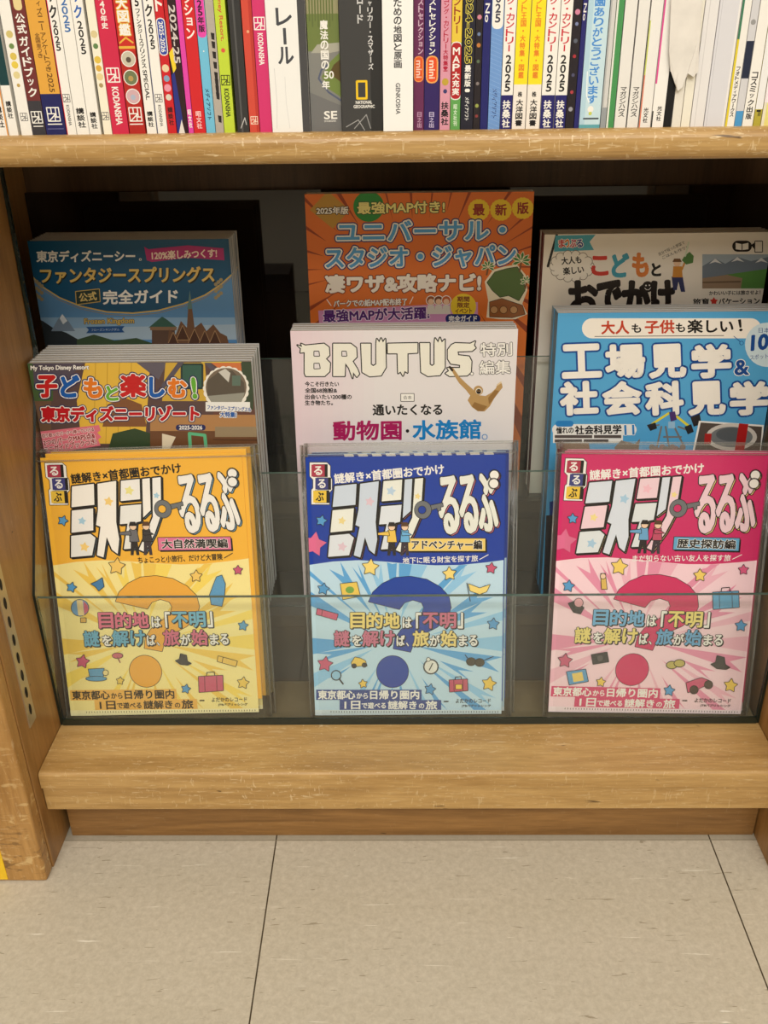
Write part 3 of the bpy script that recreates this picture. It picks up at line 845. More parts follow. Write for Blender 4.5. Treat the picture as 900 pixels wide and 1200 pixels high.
# ------------------------------------------------ factory tour guide (sky blue cover)
sh = Sheet(.2670, .172, .2048, 4, 0, .2115, .3035)
A = Art(sh.uv)
SK = (84, 168, 220); NB = (18, 74, 150)
A.raw([(-.11, 0), (.11, 0), (.11, .31), (-.11, .31)], SK)
A.pill(682, 373, 892, 396.5, (244, 238, 228))
for s_, x0, x1, c_, h in (('大人', 705, 737, (196, 62, 34), 15), ('も', 740.5, 751, BLACK, 10), ('子供', 756, 790, (196, 62, 34), 15), ('も', 792, 802.5, BLACK, 10), ('楽しい', 806, 859, BLACK, 15), ('！', 866, 869, BLACK, 13)):
    yy = 384 - (x0 - 700) * .015 + (1.5 if h == 10 else 0); A.text(s_, (x0, yy), (x1, yy - .4), h, c_, .0007)
A.line([(697, 394.3), (848, 393.2)], BLACK, .0003)
A.line([(860, 394), (868, 401)], NB, .0003); A.disc((869, 402), 1.8, SK, NB, .0004)
for ch, x0, x1 in (('工', 658, 705), ('場', 709, 756), ('見', 760, 804), ('学', 810, 857)):
    A.text(ch, (x0 + 2, 424), (x1 - 2, 422.5), 36, (248, 244, 236), .0022, [(.0022, WHITE), (.0018, NB)][1:])
A.text('&', (861, 431), (877, 430.5), 17, NB, .0006, [(.0008, WHITE)])
for ch, x0, x1 in (('社', 656, 701), ('会', 706, 752), ('科', 756, 801), ('見', 806, 850), ('学', 855, 901)):
    A.text(ch, (x0 + 2, 467.5), (x1 - 2, 466), 36, (248, 244, 236), .0022, [(.0018, NB)])
A.disc((899, 404), 26, (206, 226, 236)); A.text('日本', (889, 387), (902, 387), 6, NB); A.text('10', (881, 402), (900, 400), 17, NB, .0010, shear=.15); A.text('スポット', (879, 419), (900, 417), 6, NB)
A.pill(647, 497, 746, 510, (240, 240, 236)); A.rect(648, 500, 730, 519, (240, 240, 236))
A.pill(651, 493, 672, 500, (40, 130, 200))
A.text('憧れの', (652, 504.5), (672, 504), 7.5, BLACK, .0002); A.text('社会科見学', (674, 504), (728, 503), 10, BLACK, .0005)
A.text('11', (732, 504), (743, 503.5), 11, (40, 130, 200), .0005, [(.0006, WHITE)])
for x0, x1, y in ((650, 694, 511.5), (696, 728, 511.5), (650, 682, 516.5), (684, 713, 516.5)):
    A.rect(x0, y - 1.7, x1, y + 1.9, (92, 84, 80))
# model crane robot
GY = (120, 118, 116)
for p in ([(775, 500), (770, 523)], [(780, 500), (784, 524)], [(790, 500), (800, 520)], [(772, 498), (760, 500)], [(795, 500), (806, 504)], [(778, 512), (798, 512)]): A.line(p, GY, .0009)
A.line([(764, 497), (784, 484)], (226, 214, 60), .0012); A.line([(793, 488), (808, 500)], (226, 214, 60), .0012)
A.poly([(758, 498), (768, 495), (770, 502), (762, 505)], (40, 40, 44)); A.poly([(802, 500), (810, 497), (813, 506), (806, 509)], (40, 40, 44)); A.poly([(809, 489), (820, 485), (822, 497), (813, 500)], (36, 36, 40))
A.poly([(784, 483), (791, 482), (793, 492), (786, 494)], (70, 44, 110)); A.rect(783, 494, 791, 502, (150, 190, 220))
for i in range(10): A.disc((764 + i * 4, 524 + (i % 3) * 2), 3.5, (130 + 8 * (i % 4), 124, 118))
A.poly([(720, 524), (728, 516), (744, 520), (750, 514), (748, 530), (722, 532)], (126, 110, 96))
A.poly([(651, 519), (690, 519), (694, 545), (656, 545)], (140, 112, 92))
A.poly([(819, 493), (895, 498), (892, 540), (810, 536)], WHITE); A.poly([(821, 495), (893, 500), (890, 536), (813, 532)], (86, 76, 70))
A.disc((857, 512), 30, (214, 208, 200), ry=16); A.disc((857, 512), 25, (120, 124, 126), ry=12); A.disc((857, 509), 18, (90, 96, 100), ry=8)
A.poly([(866, 496), (877, 497), (871, 534), (860, 533)], (176, 30, 30)); A.poly([(826, 508), (834, 508), (833, 520), (825, 520)], (176, 40, 36))
A.poly([(644, 588), (664, 584), (668, 600), (644, 604)], (30, 60, 140)); A.poly([(640, 604), (672, 602), (672, 700), (636, 700)], (56, 54, 58)); A.poly([(654, 612), (664, 612), (666, 648), (652, 648)], (206, 206, 204)); A.poly([(642, 700), (652, 668), (672, 662), (672, 700)], (160, 44, 44)); A.disc((655, 664), 7, (226, 190, 70)); A.disc((656, 671), 5, (236, 206, 176))
A.poly([(630, 702), (680, 700), (680, 740), (630, 740)], (96, 176, 214))
stack('factory_tour_guide', sh, magazine_meshes('factory', sh, A, .0075, SK, (96, 150, 186)), .0075, 5, 'sky blue factory tour guide with big white title', 'magazine', 'sky blue factory tour guides')

# ------------------------------------------------ family park guide (collage cover, left)
sh = Sheet(-.2341, .1565, .2048, .5, 0, .2108, .2692)
A = Art(sh.uv)
A.raw([(-.12, 0), (.12, 0), (.12, .27), (-.12, .27)], (92, 72, 70))
YW = (226, 184, 70)
A.rect(20, 420, 62, 470, (70, 96, 58)); A.rect(20, 470, 60, 530, (110, 84, 66))
A.poly([(38, 425), (98, 425), (70, 455), (40, 450)], (86, 78, 92))
A.poly([(100, 425), (176, 425), (170, 520), (96, 520), (90, 470)], YW)
for x in (112, 126, 140, 154): A.line([(x, 425), (x - 2, 520)], (186, 144, 48), .0003)
A.poly([(120, 500), (126, 474), (146, 466), (166, 474), (172, 500)], (130, 86, 56)); A.poly([(126, 530), (132, 508), (158, 502), (184, 510), (192, 530)], (52, 72, 48))
A.poly([(160, 425), (196, 425), (186, 445)], (98, 92, 104)); A.poly([(194, 425), (240, 425), (244, 470), (190, 470)], (206, 168, 66)); A.rect(214, 428, 236, 454, (58, 96, 84), (44, 60, 56), .0012)
A.line([(192, 452), (214, 422)], (90, 84, 96), .0022); A.line([(240, 422), (262, 446)], (90, 84, 96), .0022)
A.poly([(246, 424), (282, 424), (284, 440), (262, 436)], (206, 118, 70)); A.poly([(250, 440), (300, 445), (305, 500), (250, 500)], (104, 70, 62)); A.rect(283, 424, 297, 480, (62, 76, 58)); A.rect(236, 420.5, 283, 425, (214, 196, 84))
A.rect(176, 486, 305, 505, (176, 130, 84)); A.rect(176, 505, 305, 545, (108, 72, 48)); A.rect(252, 500, 302, 512, (150, 132, 104))
A.poly([(190, 508), (206, 512), (200, 524), (196, 540), (190, 540)], (226, 214, 190))
A.line([(224, 540), (222, 508), (240, 510), (243, 540)], (96, 186, 140), .0016)
for y in (515, 523, 531): A.line([(250, y), (305, y + 1)], (76, 50, 36), .0005)
A.text('My Tokyo Disney Resort', (36, 432), (104, 431), 6.5, WHITE, .0002, [(.0003, (70, 60, 70))])
NV = (40, 44, 96)
def outl(ch, x0, x1, y, h, c_, b=.0013, o=((.0020, NV), (.0010, WHITE))):
    A.text(ch, (x0, y), (x1, y - .3), h, c_, b, o)
for ps in (0, 1):
    for ch, x0, x1, y, h, c_ in (('子', 44, 66, 453, 24, (200, 36, 38)), ('ど', 72, 92, 453, 24, (26, 92, 176)), ('も', 99, 119, 455, 22, (230, 124, 36)), ('と', 125, 138, 461, 16, (104, 176, 56)), ('楽', 142, 170, 452, 25, (200, 36, 38)), ('し', 176, 192, 454, 22, (26, 92, 176)), ('む', 198, 218, 455, 21, (230, 124, 36)), ('!', 226, 229, 455, 23, (104, 176, 56))):
        outl(ch, x0, x1, y, h, c_, .0013, ((.0020, NV),) if ps == 0 else ((.0009, WHITE),))
A.text('東京ディズニーリゾート', (49, 485.5), (233, 484.5), 17, (190, 24, 36), .0010, ((.0018, NV), (.0009, WHITE)))
A.pill(206, 497.5, 241, 504.5, NV); A.text('2025-2026', (210, 501), (237, 501), 4.6, WHITE, .0002)
A.disc((265, 455), 26, (240, 236, 226), None, ry=25, lobes=22); A.disc((265, 454), 24, (120, 106, 92), ry=23)
A.poly([(243, 446), (256, 436), (272, 434), (286, 448), (287, 462), (243, 464)], (92, 84, 74)); A.poly([(256, 436), (264, 432), (270, 437), (268, 448)], (206, 204, 196)); A.poly([(243, 464), (287, 460), (282, 474), (250, 475)], (150, 150, 140)); A.rect(272, 440, 282, 452, (96, 116, 104))
A.rect(241, 471, 293, 482, (240, 240, 238)); A.text('ファンタジースプリングスも', (243, 477), (294, 480), 5, (30, 90, 170), .0002, [(.0005, WHITE)])
A.text('大特集!', (258, 485.5), (277, 486), 6.5, (30, 90, 170), .0003, [(.0006, WHITE)])
A.poly([(44, 506), (116, 498), (118, 504), (114, 507), (119, 512), (115, 515), (118, 522), (46, 534)], (222, 118, 136))
for s_, a_, b_, h in (('切り取ってパークへ持っていける', (49, 511), (110, 503), 4.5), ('2つのパークMAP5点&', (51, 519), (111, 510), 7), ('ミニガイドブックつき!', (52, 527), (113, 517), 7)):
    A.text(s_, a_, b_, h, (150, 26, 40), .0003, [(.0004, (246, 226, 226))])
stack('park_guide', sh, magazine_meshes('park', sh, A, .0072, (92, 72, 70), (150, 140, 130)), .0072, 8, 'colourful family park guide with yellow cottage cover', 'magazine', 'family park guides')

# ------------------------------------------------ rear row: blue park guide
sh = Sheet(-.2540, .238, .2952, 2, 0, .1975, .2742)
A = Art(sh.uv)
DB = (22, 82, 120)
A.raw([(-.12, 0), (.12, 0), (.12, .27), (-.12, .27)], DB)
arcp = [(36, 322), (48, 335), (70, 349), (95, 359), (125, 365.5), (155, 367), (185, 364), (215, 356), (240, 346), (258, 334), (276, 318)]
A.poly(arcp + [(290, 420), (30, 420)], (92, 142, 190))
A.poly([(36, 372), (90, 372), (280, 372), (280, 388), (36, 388)], (136, 172, 204)); A.poly([(70, 385), (280, 380), (280, 398), (70, 398)], (166, 188, 206))
A.line(arcp, (206, 176, 96), .0007); A.line([(x, y + 3) for x, y in arcp], (150, 130, 80), .0003)
for x, y, s in ((46, 338, 1), (262, 336, -1)):
    for t in range(9): A.disc((x + s * (t % 3) * 3 - 3, y - 8 + t * 2.6), 2.2, (160, 146, 110))
A.poly([(38, 372), (50, 376), (62, 384), (78, 390), (92, 398), (100, 412), (40, 412)], (44, 50, 54)); A.poly([(60, 388), (68, 374), (73, 368), (80, 376), (88, 388)], (120, 138, 158)); A.poly([(70, 373), (73, 368), (79, 376), (74, 380)], (214, 222, 230))
A.poly([(90, 398), (110, 392), (134, 399), (160, 396), (178, 402), (178, 415), (90, 415)], (64, 84, 60))
A.rect(178, 384, 205, 408, (96, 74, 62)); A.poly([(174, 384), (186, 374), (190, 371), (195, 374), (208, 384)], (58, 96, 84)); A.rect(176, 383, 207, 387, (140, 110, 84))
WD = (116, 84, 62)
A.poly([(196, 410), (198, 386), (206, 392), (212, 376), (219, 384), (221, 352), (224, 352), (228, 384), (236, 378), (242, 388), (250, 380), (258, 390), (266, 394), (270, 410)], WD)
A.poly([(219.5, 362), (222.5, 340), (225.5, 362)], (96, 130, 130))
for x, y in ((203, 398), (214, 390), (228, 394), (240, 396), (252, 396)): A.poly([(x - 7, y + 8), (x, y - 8), (x + 7, y + 8)], (84, 58, 46), (176, 140, 100), .0004)
A.rect(196, 402, 276, 412, (86, 62, 62))
A.text('東京ディズニーシー', (43, 300.5), (158, 300), 13, WHITE, .0005); A.text('。', (163, 304), (166, 304), 3, WHITE)
A.poly([(169, 289), (174, 292), (220, 287.5), (262, 291), (263, 305), (220, 302), (178, 307), (172, 305)], (176, 46, 116))
A.text('120%楽しみつくす!', (178, 299.5), (254, 296.5), 10, (244, 226, 210), .0003)
A.text('ファンタジースプリングス', (48.5, 324.5), (252.5, 323), 18, (40, 36, 20), .0006); A.text('ファンタジースプリングス', (47.5, 323), (251, 321.5), 18, (222, 192, 112), .0006)
A.poly([(89, 342), (116, 339), (117, 353), (90, 356.5)], (40, 60, 60), (206, 176, 96), .0005); A.text('公式', (93, 349), (113, 346.5), 10, (226, 204, 130), .0007)
A.text('完全ガイド', (121, 348.5), (208, 347), 16, WHITE, .0006)
A.text('Frozen Kingdom', (99, 377.5), (157, 376.5), 8, (206, 176, 96), .0004, [(.0004, (60, 60, 60))])
A.poly([(101, 383), (146, 382), (143, 386), (146, 389.5), (101, 390.5), (104, 386.5)], (40, 84, 140)); A.text('フローズンキングダム', (107, 386.6), (140, 386), 3, (206, 220, 234))
stack('spring_guide', sh, magazine_meshes('spring', sh, A, .0064, DB, (24, 40, 52)), .0064, 8, 'rear-row dark blue park guide with gold title', 'magazine', 'dark blue park guides')

# ------------------------------------------------ rear row: orange studio guide
sh = Sheet(.0305, .245, .2952, 2, 0, .2205, .3138)
A = Art(sh.uv)
OR = (222, 116, 46)
A.raw([(-.12, 0), (.12, 0), (.12, .31), (-.12, .31)], OR)
rnd = random.Random(3)
for i in range(30):
    t = i / 30 * 2 * math.pi + rnd.uniform(-.05, .05); wd = rnd.uniform(.015, .04); r0 = rnd.uniform(95, 120)
    A.poly([(490 + r0 * math.cos(t), 315 + r0 * .6 * math.sin(t)), (490 + 260 * math.cos(t - wd), 315 + 260 * math.sin(t - wd)), (490 + 260 * math.cos(t + wd), 315 + 260 * math.sin(t + wd))], (150, 62, 28))
A.poly([(363, 246), (384, 224), (410, 246), (390, 268)], (190, 146, 60))
A.disc((432, 242), 18, (44, 140, 60))
A.text('2025年版', (371, 247), (408, 246.5), 8.5, WHITE, .0004, [(.0007, (60, 40, 30))])
A.text('最強MAP付き!', (419, 244), (521, 242.5), 13.5, (240, 232, 150), .0007, [(.0007, (40, 70, 40))])
for (x, y), ch in zip(((561, 246), (587, 246), (612.6, 244)), '最新版'):
    A.disc((x, y), 12.2, (238, 204, 50), None, lobes=18); A.text(ch, (x - 6.5, y), (x + 6.5, y - .3), 13, (150, 40, 30), .0006)
for ps in (0, 1):
    for s_, a_, b_, h in (('ユニバーサル・', (395, 272), (592, 269), 23), ('スタジオ・ジャパン', (382, 303), (604, 299), 24)):
        if ps == 0: A.text(s_, a_, b_, h, WHITE, .0014, [(.0020, (22, 48, 120)), (.0009, WHITE)])
        else: A.text(s_, a_, b_, h, (84, 164, 226), .0006)
A.text('凄ワザ&攻略ナビ!', (382, 333), (563, 331), 20, (246, 240, 232), .0011, [(.0009, (120, 50, 30))])
A.text('パークでの紙MAP配布終了', (391, 356), (477, 353.5), 8, WHITE, .0003, [(.0004, (110, 50, 30))])
A.line([(383, 351), (388, 358)], WHITE, .0004); A.line([(484, 348), (480, 356)], WHITE, .0004)
A.poly([(373, 364), (560, 354), (560, 395), (375, 395)], (214, 150, 196)); A.text('最強MAPが大活躍!', (379, 370.5), (503, 366.5), 14, (86, 40, 120), .0009, [(.0007, (240, 226, 240))])
for x, c_ in ((505, (150, 80, 40)), (514, (120, 64, 36)), (523, (196, 96, 50))):
    A.disc((x, 352), 5, c_, WHITE, .0005); A.disc((x, 353.5), 3.4, (236, 200, 170)); A.poly([(x - 5, 368), (x - 4, 358), (x + 4, 358), (x + 5, 368)], (226, 222, 214))
A.disc((543, 359), 15, (238, 208, 50))
for s_, y, h in (('期間', 350.5, 6), ('限定', 357.5, 6)): A.text(s_, (536, y), (550, y), h, (120, 40, 30), .0003)
A.text('イベント', (533.5, 364.5), (553, 364), 5.5, (120, 40, 30), .0003)
A.pill(522, 368, 563, 379, (30, 44, 110)); A.text('完全ガイド', (526, 373.5), (559, 373), 7, WHITE, .0003)
def palm(x, y, s):
    A.line([(x, y), (x - s * .2, y + s * 1.1)], (120, 84, 50), .0009)
    for t in (-160, -120, -80, -40, -10, 25, 160): A.poly([(x, y), (x + s * math.cos(R_(t - 12)) * .7, y + s * math.sin(R_(t - 12)) * .7), (x + s * math.cos(R_(t)), y + s * math.sin(R_(t))), (x + s * math.cos(R_(t + 12)) * .7, y + s * math.sin(R_(t + 12)) * .7)], (60, 130, 60), (236, 226, 200), .0002)
A.poly([(568, 330), (578, 316), (592, 312), (606, 310), (616, 322), (618, 340), (612, 356), (618, 368), (604, 374), (586, 374), (570, 372), (572, 352)], (236, 226, 200))
A.poly([(571, 331), (580, 319), (594, 315), (606, 313), (613, 323), (615, 340), (608, 352), (596, 346), (586, 348), (577, 340)], (84, 110, 58), (40, 50, 30), .0003)
A.poly([(574, 354), (588, 350), (600, 354), (612, 358), (615, 368), (600, 372), (574, 371)], (150, 92, 50), (60, 36, 20), .0003)
palm(611, 306, 11); palm(572, 313, 8); palm(617, 330, 7)
for x in (579, 590, 602): A.disc((x, 363), 4, (196, 150, 100), (80, 50, 30), .0003)
stack('studio_guide', sh, magazine_meshes('studio', sh, A, .0075, OR, (170, 80, 40)), .0075, 2, 'tall orange studio park guide with blue title letters', 'magazine', 'orange studio guides')

# ------------------------------------------------ rear row: white outing guide
sh = Sheet(.262, .238, .2952, 2, 0, .2200, .2750)
A = Art(sh.uv)
A.raw([(-.12, 0), (.12, 0), (.12, .27), (-.12, .27)], (236, 230, 220))
A.line([(642, 312), (652.5, 275)], BLACK, .0012)
A.poly([(651, 276), (698, 275), (691, 283.5), (696, 293), (649, 295)], (72, 164, 186))
for ch, x0, x1, c_ in (('ま', 655, 662, (200, 40, 50)), ('っ', 662.5, 667, (226, 120, 40)), ('ぷ', 667.5, 675, (200, 60, 110)), ('る', 675.5, 683, (50, 70, 150))):
    A.text(ch, (x0, 285.5), (x1, 285), 9, c_, .0005, [(.0006, WHITE)])
for i in range(14):
    t = i / 14 * 2 * math.pi; A.disc((670 + 21 * math.cos(t), 312 + 13.5 * math.sin(t)), 5, (238, 233, 224), (120, 110, 100), .0002, 12)
A.disc((670, 312), 22, (238, 233, 224), ry=14)
A.text('大人も', (658, 306), (681, 304), 8.5, BLACK, .0004); A.text('楽しい', (660, 318), (684, 315.5), 8.5, BLACK, .0004)
for ch, x0, x1, y, h, c_ in (('こ', 694, 712, 311.5, 21, (206, 56, 46)), ('ど', 718, 736, 311, 26, (66, 160, 186)), ('も', 742, 759, 310.5, 26, (222, 130, 60)), ('と', 764, 774, 316, 14, BLACK)):
    A.text(ch, (x0, y), (x1, y), h, c_, .0012)
for ch, x0, x1 in (('お', 668, 699), ('で', 702, 727), ('か', 731, 760), ('け', 765, 789)):
    A.text(ch, (x0, 351), (x1, 350), 40, (32, 24, 22), .0020)
A.disc((759, 336), 6.5, (32, 24, 22)); A.disc((757, 334.5), .9, WHITE); A.disc((761, 334.3), .9, WHITE); A.line([(755.5, 337.5), (757.5, 339.5), (760.5, 339.5), (762.5, 337)], WHITE, .0003)
A.text('自分で採った野菜で', (772, 298), (802, 284), 4, BLACK); A.text('ごはんも作り!!', (776, 302), (806, 289), 4, BLACK)
A.poly([(789, 340), (787, 324), (800, 324), (803, 342), (798, 342), (795, 330), (793, 340)], (46, 52, 100)); A.poly([(788, 325), (789, 312), (799, 312), (800, 325)], (206, 140, 56)); A.disc((793.5, 308), 4.2, (232, 196, 166)); A.poly([(788, 307), (790, 303), (797, 303), (799, 307)], (110, 76, 44)); A.line([(799, 316), (803, 306)], (206, 140, 56), .0009)
A.poly([(802, 300), (808, 295), (813, 300), (812, 308), (804, 310), (799, 305)], (84, 130, 70)); A.line([(803, 300), (807, 284)], (214, 226, 206), .0008)
A.rect(823, 298, 905, 338, (160, 176, 190)); A.poly([(823, 312), (838, 303), (850, 309), (864, 301), (880, 306), (905, 300), (905, 328), (823, 328)], (110, 124, 140))
for x, y in ((838, 303), (864, 301), (892, 302)): A.poly([(x - 7, y + 6), (x, y), (x + 8, y + 6), (x, y + 4)], (222, 226, 230))
A.poly([(850, 322), (905, 314), (905, 338), (850, 338)], (88, 140, 70)); A.poly([(823, 326), (852, 322), (870, 326), (868, 338), (823, 338)], (150, 128, 106)); A.poly([(823, 330), (868, 329), (868, 331), (823, 332)], (110, 90, 74))
A.pill(858, 282, 881, 295, (30, 26, 26)); A.poly([(862, 284.5), (869, 286), (869, 293), (862, 292)], WHITE); A.poly([(870, 286), (877, 284.5), (877, 292), (870, 293)], WHITE)
A.poly([(880, 287), (884, 284.5), (884, 292)], (30, 26, 26)); A.rect(885, 283, 893, 295, (236, 230, 220), (30, 26, 26), .0005)
A.text('かわいい子には旅させよ！', (831, 343.5), (891, 342.5), 5, BLACK, .0001); A.text('旅育', (812, 354), (831, 353.5), 8, BLACK, .0002); A.star((836.5, 353), 5, (206, 56, 46), None); A.text('バケーション', (842, 353.5), (890, 352.5), 7.5, BLACK, .0003)
stack('outing_guide', sh, magazine_meshes('outing', sh, A, .0075, (236, 230, 220), (150, 28, 30)), .0075, 4, 'white family outing guide in the rear row', 'magazine', 'white outing guides')


# ================================================================== BOOKS ON THE UPPER SHELF
def shelf_x(px):
    py = 157.5 - px * .0105
    d = ray(px, py); return (CAM + d * ((YB - CAM.y) / d.y)).x


def zed(px, py):
    """height on the spines' plane; px = the spine's foot"""
    top = px + (450 - px) * -.04 * (157 - py) / 157
    return on_y(top, py, YB).z


def book(name, px0, px1, base, label, items=(), cat='book', h=.245, dp=.185, yo=0.0, pages=(232, 226, 212), side=None, bulge=.0004, group='books on the upper shelf'):
    """items: ('b', y0, y1, colour) colour band by photo rows; ('v', text, y0, y1, width, colour, bold) upright characters down the spine;
    ('r', text, y0, y1, width, colour, bold) text turned a quarter; ('d', y, r, colour) disc; ('logo', y, size, colour); ('s', f0, f1, colour) stripe across the width"""
    x0, x1 = shelf_x(px0) + .00015, shelf_x(px1) - .00015
    W = x1 - x0; xc = (x0 + x1) / 2; pm = (px0 + px1) / 2
    mpp = W / (px1 - px0)
    Z = lambda py: zed(pm, py) - ZT
    A = Art(lambda u, v: (u, v)); A.flip = -1
    for it in items:
        k = it[0]
        if k == 'b':
            zt, zb = min(Z(it[1]) if it[1] > -50 else h, h), max(Z(it[2]), 0) if it[2] < 150 else 0
            A.raw([(-W / 2, zb), (W / 2, zb), (W / 2, zt), (-W / 2, zt)], it[3])
        elif k == 's':
            y0, y1 = (it[4], it[5]) if len(it) > 4 else (-99, 200)
            zt = h if y0 < -50 else Z(y0); zb = 0 if y1 > 150 else Z(y1)
            A.raw([(-W / 2 + W * it[1], zb), (-W / 2 + W * it[2], zb), (-W / 2 + W * it[2], zt), (-W / 2 + W * it[1], zt)], it[3])
        elif k in 'vr':
            s_, y0, y1, wd, c_, bo = it[1:7]; off = (it[7] if len(it) > 7 else 0) * mpp
            za, zb = Z(y0), Z(y1); wd *= mpp
            outs = it[8] if len(it) > 8 else ()
            if k == 'v':
                n = len(s_); cell = (za - zb) / n
                for i, ch in enumerate(s_):
                    if ch == ' ': continue
                    zc = za - (i + .5) * cell; hh = cell * .86
                    if ch in '・、。': hh, ww = cell * .25, wd * .3
                    elif ch in 'ー-|': hh, ww = cell * .8, wd * .14; ch = 'I'
                    elif ch in 'ッョィァャュ': hh, ww = cell * .62, wd * .7
                    elif ch in '0123456789': ww = wd * .72
                    elif ch == '1': ww = wd * .3
                    else: ww = wd
                    A.text(ch, (off - ww / 2, zc), (off + ww / 2, zc), hh, c_, bo, outs, None)
            else:
                A.tr = lambda u, v: (u, v)
                vs_ = glyphs(s_)
                quarter(A, s_, off, za, zb, wd, c_, bo, outs)
        elif k == 'd': A.disc(((it[4] if len(it) > 4 else 0) * mpp, Z(it[1])), it[2] * mpp, it[3], it[5] if len(it) > 5 else None, .0003, 20)
        elif k == 'p':
            zt, zb = Z(it[1]), Z(it[2]); a = W / 2 * it[4]
            r = min(a, (zt - zb) / 2) * .8; pts = []
            for cx_, cz_, t0 in ((a - r, zt - r, 0), (-a + r, zt - r, 90), (-a + r, zb + r, 180), (a - r, zb + r, 270)):
                pts += [(cx_ + r * math.cos(R_(t0 + t)), cz_ + r * math.sin(R_(t0 + t))) for t in (0, 30, 60, 90)]
            A.poly(pts, it[3], *(it[5:7] if len(it) > 5 else ()))
        elif k == 'logo':
            z = Z(it[1]); s = it[2] * mpp / 2; c_ = it[3]; wd = s * .09
            for a_, b_ in (((-1, 1), (1, 1)), ((1, 1), (1, -1)), ((1, -1), (-1, -1)), ((-1, -1), (-1, 1)), ((-1, .1), (.45, .1)), ((-.3, 1), (-.3, .1)), ((.45, 1), (.45, -.3)), ((.45, .1), (-.9, -1)), ((.2, -1), (.2, .1)), ((.2, -.4), (1, -.4))):
                A.line([(a_[0] * s, z + a_[1] * s * 1.05), (b_[0] * s, z + b_[1] * s * 1.05)], c_, wd)
        elif k == 'box':
            z0, z1 = Z(it[1]), Z(it[2]); a = it[3] * mpp / 2
            A.line([(-a, z0), (a, z0), (a, z1), (-a, z1), (-a, z0)], it[4], it[5] * mpp)
        elif k == 'g':
            A.poly([(u * W, Z(y)) for u, y in it[1]], it[2])
        elif k == 'l':
            A.line([(u * W, Z(y)) for u, y in it[1]], it[2], it[3] * mpp)
    bm, lay = A.clip(-W / 2, W / 2, 0, h)
    t = min(.0006, W * .12)
    ink_box(bm, lay, (-W / 2, 0, 0), (W / 2, t, h), base)
    ink_box(bm, lay, (-W / 2, t, 0), (-W / 2 + t, dp, h), base if side is None else side)
    ink_box(bm, lay, (W / 2 - t, t, 0), (W / 2, dp, h), base if side is None else side)
    root = thing(name, label, cat, group, Matrix.Translation((xc, YB + yo, ZT)))
    link('cover', mesh_of(bm, name + '_cover', [M_SPINE]), root)
    if W > .002:
        bm = bmesh.new(); box_into(bm, (-W / 2 + t, t, .001), (W / 2 - t, dp - .001, h - .002))
        link('page_block', mesh_of(bm, name + '_pages', [M_PAGE]), root)
    return root


def quarter(A, s_, off, za, zb, wd, c_, bo, outs):
    """text turned to read downwards"""
    vs_, ps, be, x0, x1, y0, y1 = glyphs(s_)
    bo = min(bo, .034 * wd)
    q = [(off + ((y - y0) / (y1 - y0) - .5) * wd, za + (zb - za) * (x - x0) / (x1 - x0)) for x, y in vs_]
    for w_, oc in outs: A.stroke(q, be, w_ + bo, oc)
    if bo: A.stroke(q, be, bo, c_); A.k -= 1
    A._add(q, ps, [lin(c_)] * len(ps)); A.k += 1


W_ = (238, 236, 230); K_ = (26, 24, 26); RD = (206, 34, 52); NVY = (36, 34, 104); GR = (110, 108, 108); LB = (70, 130, 196)
KOD = 'KODANSHA'; KS = '講談社'
# left to right along the shelf
book('guide_book', -12, 10.3, W_, 'white spine with orange edge at the left end of the upper shelf', [('b', -99, 96, (226, 214, 186)), ('s', .93, 1, (220, 150, 70)), ('v', KS, 124, 150, 8, K_, .0002, 4)])
book('guide_book', 10.8, 21.7, W_, 'white-footed spine, dark teal above, beside the orange-edged white one', [('b', -99, 100, (22, 62, 66)), ('v', KS, 118, 139, 6, K_, .0002)])
book('guide_book', 25.2, 38.3, W_, 'white spine with gold and green flower sprig, left of the maroon one', [('d', 40, 4, (206, 190, 120)), ('d', 54, 3, (110, 140, 80)), ('d', 66, 4, (214, 190, 90)), ('d', 76, 4, (226, 200, 80)), ('d', 88, 4, (220, 206, 150)), ('d', 100, 2, (190, 160, 90)), ('logo', 137, 8, GR)])
book('guide_book', 38.6, 54.4, (112, 48, 48), 'maroon official guidebook spine with white letters and grey foot', [('b', 118, 200, (58, 56, 62)), ('p', -20, 12, (226, 206, 150), .6), ('v', '公式', 15, 40, 10, W_, .0005), ('v', 'ガイドブック', 42, 114, 10, W_, .0004), ('logo', 137.5, 12, W_), ('r', KOD, 146.5, 149.5, 12, W_, 0) if False else ('l', [(-.35, 148), (.35, 148)], W_, .5)])
book('guide_book', 54.7, 78, (34, 36, 92), 'navy spine with amber upper part and navy foot', [('b', -99, 110, (222, 164, 68)), ('v', 'ディズニー', -10, 36, 6, (110, 76, 30), .0001, 3), ('v', 'アンケートつき', 38, 84, 6, (110, 76, 30), .0001, 3), ('r', '2025', 86, 108, 6, (110, 76, 30), .0001, 3), ('v', '全国版つき', 38, 68, 5, (130, 90, 40), .0001, -4), ('logo', 134, 14, W_), ('l', [(-.35, 145.5), (.35, 145.5)], W_, .6), ('l', [(-.4, 151), (.4, 151)], (120, 120, 170), .3)])
book('guide_book', 78.5, 90, W_, 'white 2025 spine with red left edge, beside the navy and amber one', [('s', 0, .08, RD), ('v', 'ック', -12, 22, 8, K_, .0004), ('v', '2025', 23, 60, 7, K_, .0003), ('logo', 115, 8, GR), ('r', KOD, 123, 147, 3.5, GR, .0001)])
book('guide_book', 90.3, 105, W_, 'white spine with blue 2025 digits', [('v', '2025', -4, 38, 9, (60, 110, 176), .0004), ('v', KS, 126, 150, 9, K_, .0003)])
book('guide_book', 105.2, 118.8, W_, 'white spine with blue katakana above a black 2025', [('v', 'ック', -12, 22, 8.5, (50, 100, 180), .0005), ('v', '2025', 24, 64, 7.5, K_, .0003), ('v', KS, 131, 151, 7, K_, .0002)])
